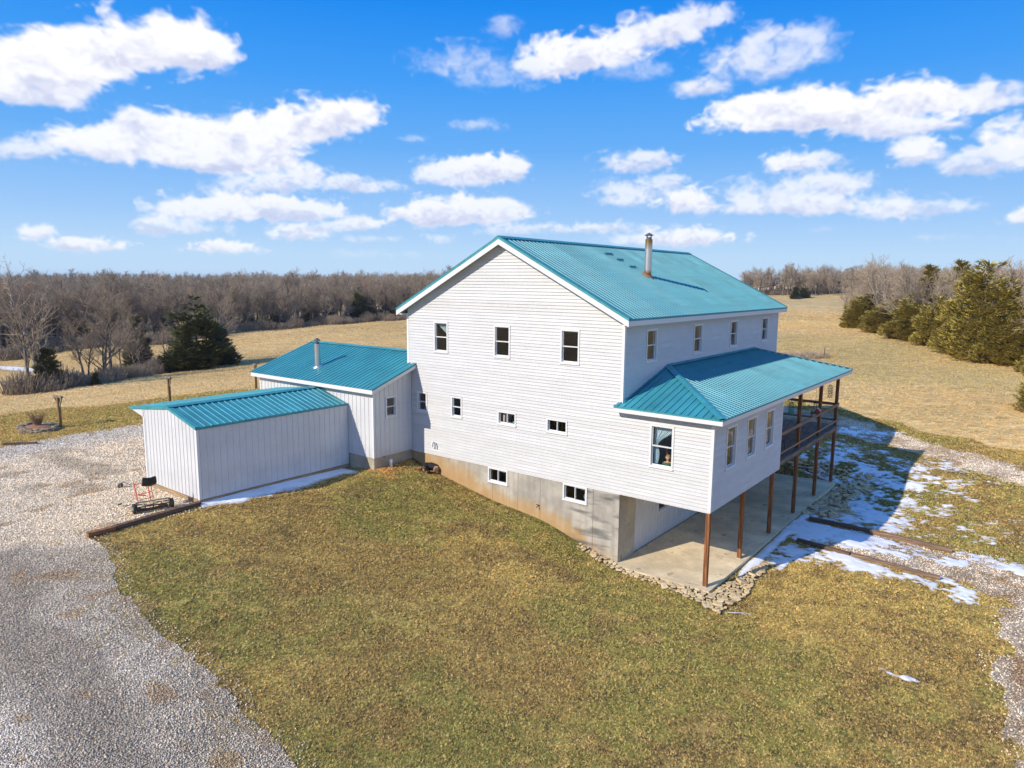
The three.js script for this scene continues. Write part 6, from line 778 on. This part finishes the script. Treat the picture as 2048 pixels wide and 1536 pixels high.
// the depth of the woods: trees past counting
{ const spots = []; const edge = [[-150, 60], [-113, -14], [-111, -25], [-103, -38], [-107, -57], [-105, -70], [-100, -95], [-92, -120], [-80, -150], [-70, -185], [-60, -215]];
  for (let k = 0; k < 5200; k++) { const a = lerp(-205, -112, RT()) * Math.PI / 180, r0 = 128, r = r0 + 520 * Math.pow(RT(), 1.7), x = 22.8 + Math.cos(a) * r, z = 21.8 + Math.sin(a) * r; let ex = -1e9; for (let i = 0; i + 1 < edge.length; i++) { const [ax, az] = edge[i], [bx, bz] = edge[i + 1]; if ((z - az) * (z - bz) <= 0) ex = lerp(ax, bx, (z - az) / (bz - az)); } if (z < -215) ex = -64 + (z + 215) * 0.0; if (z > 60) ex = -160; if (x > ex - 3) continue; spots.push([x, z, 7 + 4 * RT() + 3 * Math.pow(RT(), 6)]); }
  for (let k = 0; k < 900; k++) { const x = lerp(-66, 120, RT()), z = lerp(-214, -420, Math.pow(RT(), 1.4)); if (x > -30 && z > -245 || x < -62 && z > -216 || Math.hypot(x + 86, z + 312) < 9) continue; spots.push([x, z, 6 + 4 * RT()]); }
  for (let k = 0; k < 700; k++) { const px = lerp(1712, 2500, RT()), d = thicketDepth(Math.min(px, 2150)) * (1.25 + 1.1 * RT()), [x, z] = vx(px, d); spots.push([x, z, 6.5 + 4.5 * RT()]); }
  for (let k = 0; k < 5; k++) { const list = spots.filter((_, i) => i % 5 === k); woodKinds[k].forEach((geo, part) => { const im = new THREE.InstancedMesh(geo, part ? M.twigWood || (M.twigWood = std(lin(1, 1, 1), 0.95)) : M.bark, list.length), m = new THREE.Matrix4(), q = new THREE.Quaternion(), up = new THREE.Vector3(0, 1, 0), RR = rng(50 + k); list.forEach(([x, z, h], i) => { q.setFromAxisAngle(up, RR() * 6.28); m.compose(new THREE.Vector3(x, gh(x, z) - 0.1, z), q, new THREE.Vector3(h / 10 * 0.95, h / 10, h / 10 * 0.95)); im.setMatrixAt(i, m); const v = RR(), c = mix3([0.24, 0.19, 0.132], [0.39, 0.31, 0.22], v); im.setColorAt(i, part ? lin(...(RR() < 0.015 ? [0.55, 0.28, 0.12] : c)) : lin(0.85, 0.85, 0.85)); }); im.name = numbered(part ? 'woodland_crowns' : 'woodland_trunks'); im.castShadow = im.receiveShadow = true; scene.add(im); tag(im, part ? 'mass of bare brown treetops filling the distant woods' : 'grey trunks filling the distant bare woods', 'woods', null, 'stuff'); }); }
}
// brush: twiggy mounds
const brushGeo = (() => { const R = rng(8), b = new MB(); for (let k = 0; k < 420; k++) { const a = R() * 6.283, r = Math.sqrt(R()) * 0.9, x = Math.cos(a) * r, z = Math.sin(a) * r, h = (0.5 + 0.7 * R()) * (1.1 - r * 0.6), dx = (R() - 0.5) * 0.7, dz = (R() - 0.5) * 0.7; b.bar([x, 0, z], [x + dx * 0.5, h * 0.6, z + dz * 0.5], 0.022, 0.022).bar([x + dx * 0.5, h * 0.6, z + dz * 0.5], [x + dx, h, z + dz], 0.014, 0.014); } return b.geo(); })();
function brush(x, z, w, h, label, group, mat = M.twig) { const m = mesh('brush_clump', brushGeo, mat); m.position.set(x, gh(x, z) - 0.05, z); m.scale.set(w, h, w); m.rotation.y = x * 3.1; tag(m, label, 'brush', group); }
for (const [x, z, w, h] of [[-0.9, -60.2, 1.5, 0.8], [0.7, -61.2, 1.4, 0.9], [1.9, -62.2, 1.0, 0.7]]) brush(x, z, w, h, 'low brown brush heap in the pasture behind the porch roof', 'pasture brush heaps', M.twigPale);
for (let k = 0; k < 26; k++) { const t = k / 25, x = lerp(-50.5, -62, t) + (RT() - 0.5) * 3, z = lerp(-2, -24, t) + (RT() - 0.5) * 2; brush(x, z, 1.1 + RT(), 1.0 + 1.2 * RT(), 'tangled brown brush along the hedgerow bottom', 'hedgerow brush', RT() < 0.5 ? M.twig : M.twigDark); }
for (let k = 0; k < 22; k++) { const t = k / 21, x = lerp(-5, 26, t) + (RT() - 0.5) * 4, z = lerp(-112, -58, t) - 3 - RT() * 9; brush(x, z, 1.3 + RT(), 1.2 + 1.4 * RT(), 'grey brown brush filling gaps in the cedar thicket', 'thicket brush', RT() < 0.6 ? M.twigPale : M.twig); }
for (let k = 0; k < 40; k++) { const x = lerp(-66, -26, k / 39), z = lerp(-203, -240, k / 39) + (RT() - 0.5) * 6; brush(x, z, 2 + RT(), 1.4 + RT(), 'brown brush below the trees on the far ridge', 'ridge brush', RT() < 0.5 ? M.twigPale : M.twig); }
for (let k = 0; k < 60; k++) { const f = forestFront[(k * 1.5) | 0]; if (f) brush(f[0] + 2 + RT() * 2, f[1] + (RT() - 0.5) * 4, 1.6 + RT(), 1.2 + 1.3 * RT(), 'brown undergrowth at the foot of the bare woods', 'wood edge undergrowth', RT() < 0.5 ? M.twig : M.twigDark); }

// ---------------------------------------------------------------- grass and loose stones, past counting
function scatter(name, label, category, geo, mat, list) {
  const im = new THREE.InstancedMesh(geo, mat, list.length), m = new THREE.Matrix4(), q = new THREE.Quaternion(), e = new THREE.Euler();
  list.forEach(([x, y, z, s, sy, rot, tx, tz, c], i) => { q.setFromEuler(e.set(tx, rot, tz)); m.compose(new THREE.Vector3(x, y, z), q, new THREE.Vector3(s, sy, s)); im.setMatrixAt(i, m); im.setColorAt(i, lin(...c)); });
  im.name = numbered(name); im.castShadow = im.receiveShadow = true; scene.add(im); tag(im, label, category, null, 'stuff');
}
const tuft = (seed, n, w) => { const R = rng(seed), b = new MB(); for (let k = 0; k < n; k++) { const a = R() * 6.283, r = 0.35 * Math.sqrt(R()), x = Math.cos(a) * r, z = Math.sin(a) * r, a2 = R() * 6.283, l = 0.35 + 0.75 * R(), h = 0.35 + 0.65 * R(), px = -Math.sin(a2) * w, pz = Math.cos(a2) * w; b.tri([x - px, 0, z - pz], [x + px, 0, z + pz], [x + Math.cos(a2) * l, h, z + Math.sin(a2) * l]); } return b.geo(); };
M.blade = std(lin(1, 1, 1), 0.9);
const free = (x, z) => !(x > -0.02 && x < 14.42 && z < 0.28 && z > -17) && !(x > -8.1 && x < 0.22 && z < 2.28 && z > -5) && !(x > -5.45 && x < -1.40 && z < 9.17 && z > 2);
const hcache = (() => { const x0 = -40, z0 = -40, st = 0.5, nx = 180, nz = 170, H = new Float32Array(nx * nz); for (let j = 0; j < nz; j++) for (let i = 0; i < nx; i++) H[j * nx + i] = gh(x0 + i * st, z0 + j * st); return (x, z) => { const u = (x - x0) / st, v = (z - z0) / st, i = Math.floor(u), j = Math.floor(v); if (i < 0 || j < 0 || i + 1 >= nx || j + 1 >= nz) return gh(x, z); const f = u - i, g = v - j, a = j * nx + i; return lerp(lerp(H[a], H[a + 1], f), lerp(H[a + nx], H[a + nx + 1], f), g); }; })();
{ const R = rng(99), lists = [[], [], []], kinds = [tuft(1, 9, 0.10), tuft(2, 8, 0.11), tuft(3, 10, 0.09)];
  const blades = [[0.42, 0.31, 0.125], [0.30, 0.20, 0.085], [0.20, 0.205, 0.055], [0.15, 0.17, 0.05], [0.50, 0.40, 0.19], [0.20, 0.12, 0.06]];
  for (let k = 0; k < 620000; k++) {
    const a = look + (R() - 0.5) * 1.42, r = 10.5 + 46 * Math.pow(R(), 1.15), x = cam2[0] + Math.cos(a) * r, z = cam2[1] + Math.sin(a) * r; if (!free(x, z) || Math.hypot(x - 1.45, z - 0.35) < 0.6 && R() < 0.8) continue;
    const l = inLawn(x, z); if (l < 0) continue; const d = inDrive(x, z); if (d > 0 && !(d < 1.4 && fbm(x / 0.45 + 7, z / 0.45 + 2, 3) > 0.60 + d * 0.05)) continue; if (inBack(x, z) > 0.05 && R() < 0.9) continue; if (inSide(x, z) > 0.05 && R() < 0.88) continue; const sn = x > 12 || x > -1.6 && x < 0.8 ? snowAmount(x, z) : -1; if (sn > 0.42 * R()) continue;
    if (sd(poly.lawn, x, z) > 0 && x > 9.2 && x < 15.3 && z > -3.5 && z < 1.2 && R() < 0.6 && (z < 0.6 || x > 14.4)) continue;
    const base = lawnColor(x, z), b = blades[(R() * 6) | 0], c = mix3(base, b, 0.48), v = 0.55 + 0.95 * R(), s = (0.030 + 0.022 * R()) * (0.75 + r / 36); lists[k % 3].push([x, hcache(x, z) + 0.004, z, s, s * (0.55 + 0.5 * R()), R() * 6.28, (R() - 0.5) * 0.5, (R() - 0.5) * 0.5, [c[0] * v * 2.06, c[1] * v * 1.92, c[2] * v * 1.45]]);
  }
  lists.forEach((l, i) => scatter('lawn_grass', 'short tan and green grass of the winter lawn', 'grass', kinds[i], M.blade, l)); }
{ const R = rng(123), kinds = [tuft(5, 12, 0.07), tuft(6, 12, 0.06)], lists = [[], []];
  for (let k = 0; k < 190000; k++) { const a = look + (R() - 0.5) * 1.42, r = 36 + 150 * Math.pow(R(), 1.5), x = cam2[0] + Math.cos(a) * r, z = cam2[1] + Math.sin(a) * r; if (!free(x, z) || inLawn(x, z) > 0.5 || (x < -108) || (z < -205 && x < -30)) continue; const b = fieldColor(x, z), v = 0.85 + 0.45 * R(), s = (0.085 + 0.085 * R()) * (0.7 + r / 110); lists[k % 2].push([x, gh(x, z) - 0.01, z, s, s * (0.5 + 0.5 * R()), R() * 6.28, (R() - 0.5) * 0.3, (R() - 0.5) * 0.3, [b[0] * v * 1.3, b[1] * v * 1.25, b[2] * v * 1.12]]); }
  lists.forEach((l, i) => scatter('pasture_grass', 'dry straw coloured grass of the open pasture', 'grass', kinds[i], M.blade, l)); }
{ const R = rng(321), kinds = [0, 1, 2].map(k => { const q = rng(70 + k), g = new THREE.IcosahedronGeometry(0.5, 0), p = g.attributes.position, mp = new Map(); for (let i = 0; i < p.count; i++) { const key = p.getX(i).toFixed(3) + p.getY(i).toFixed(3) + p.getZ(i).toFixed(3); let f = mp.get(key); if (!f) { f = 0.7 + 0.6 * q(); mp.set(key, f); } p.setXYZ(i, p.getX(i) * f, p.getY(i) * f * 0.7, p.getZ(i) * f * 0.85); } g.computeVertexNormals(); return g; }), lists = [[], [], []];
  const put = (x, z, r, col, sc) => { const v = sc > 1.55 ? 0.85 + 0.35 * R() : 0.72 + 0.62 * R(), s = (0.018 + 0.024 * R() * R()) * sc; lists[(R() * 3) | 0].push([x, hcache(x, z) + 0.022 + s * 0.2, z, s, s, R() * 6.28, R() * 6.28, 0, [col[0] * v * 1.5, col[1] * v * 1.4, col[2] * v * (1.2 + 0.1 * R())]]); };
  for (let k = 0; k < 230000; k++) { const a = look - 0.72 + R() * 0.95, r = 9.5 + 40 * Math.pow(R(), 1.1), x = cam2[0] + Math.cos(a) * r, z = cam2[1] + Math.sin(a) * r; if (!free(x, z)) continue; const d = inDrive(x, z); if (d < -0.35 || d < 0 && R() < 0.75) continue; put(x, z, r, driveColor(x, z), 0.85 + r / 34); }
  for (let k = 0; k < 70000; k++) { const x = 11 + 15 * R(), z = -31 + 36 * R(); const d = Math.max(inBack(x, z), inSide(x, z)); if (d < -0.3 || d < 0 && R() < 0.7 || snowAmount(x, z) > 0.1) continue; put(x, z, 30, trackColor(x, z), 1.6); }
  lists.forEach((l, i) => scatter('loose_gravel', 'loose grey and tan gravel stones on the drive', 'gravel', kinds[i], std(lin(1, 1, 1), 0.95), l)); }
scene.fog = new THREE.FogExp2(0xbcd4ee, 0.00014);
renderer.render(scene, camera);
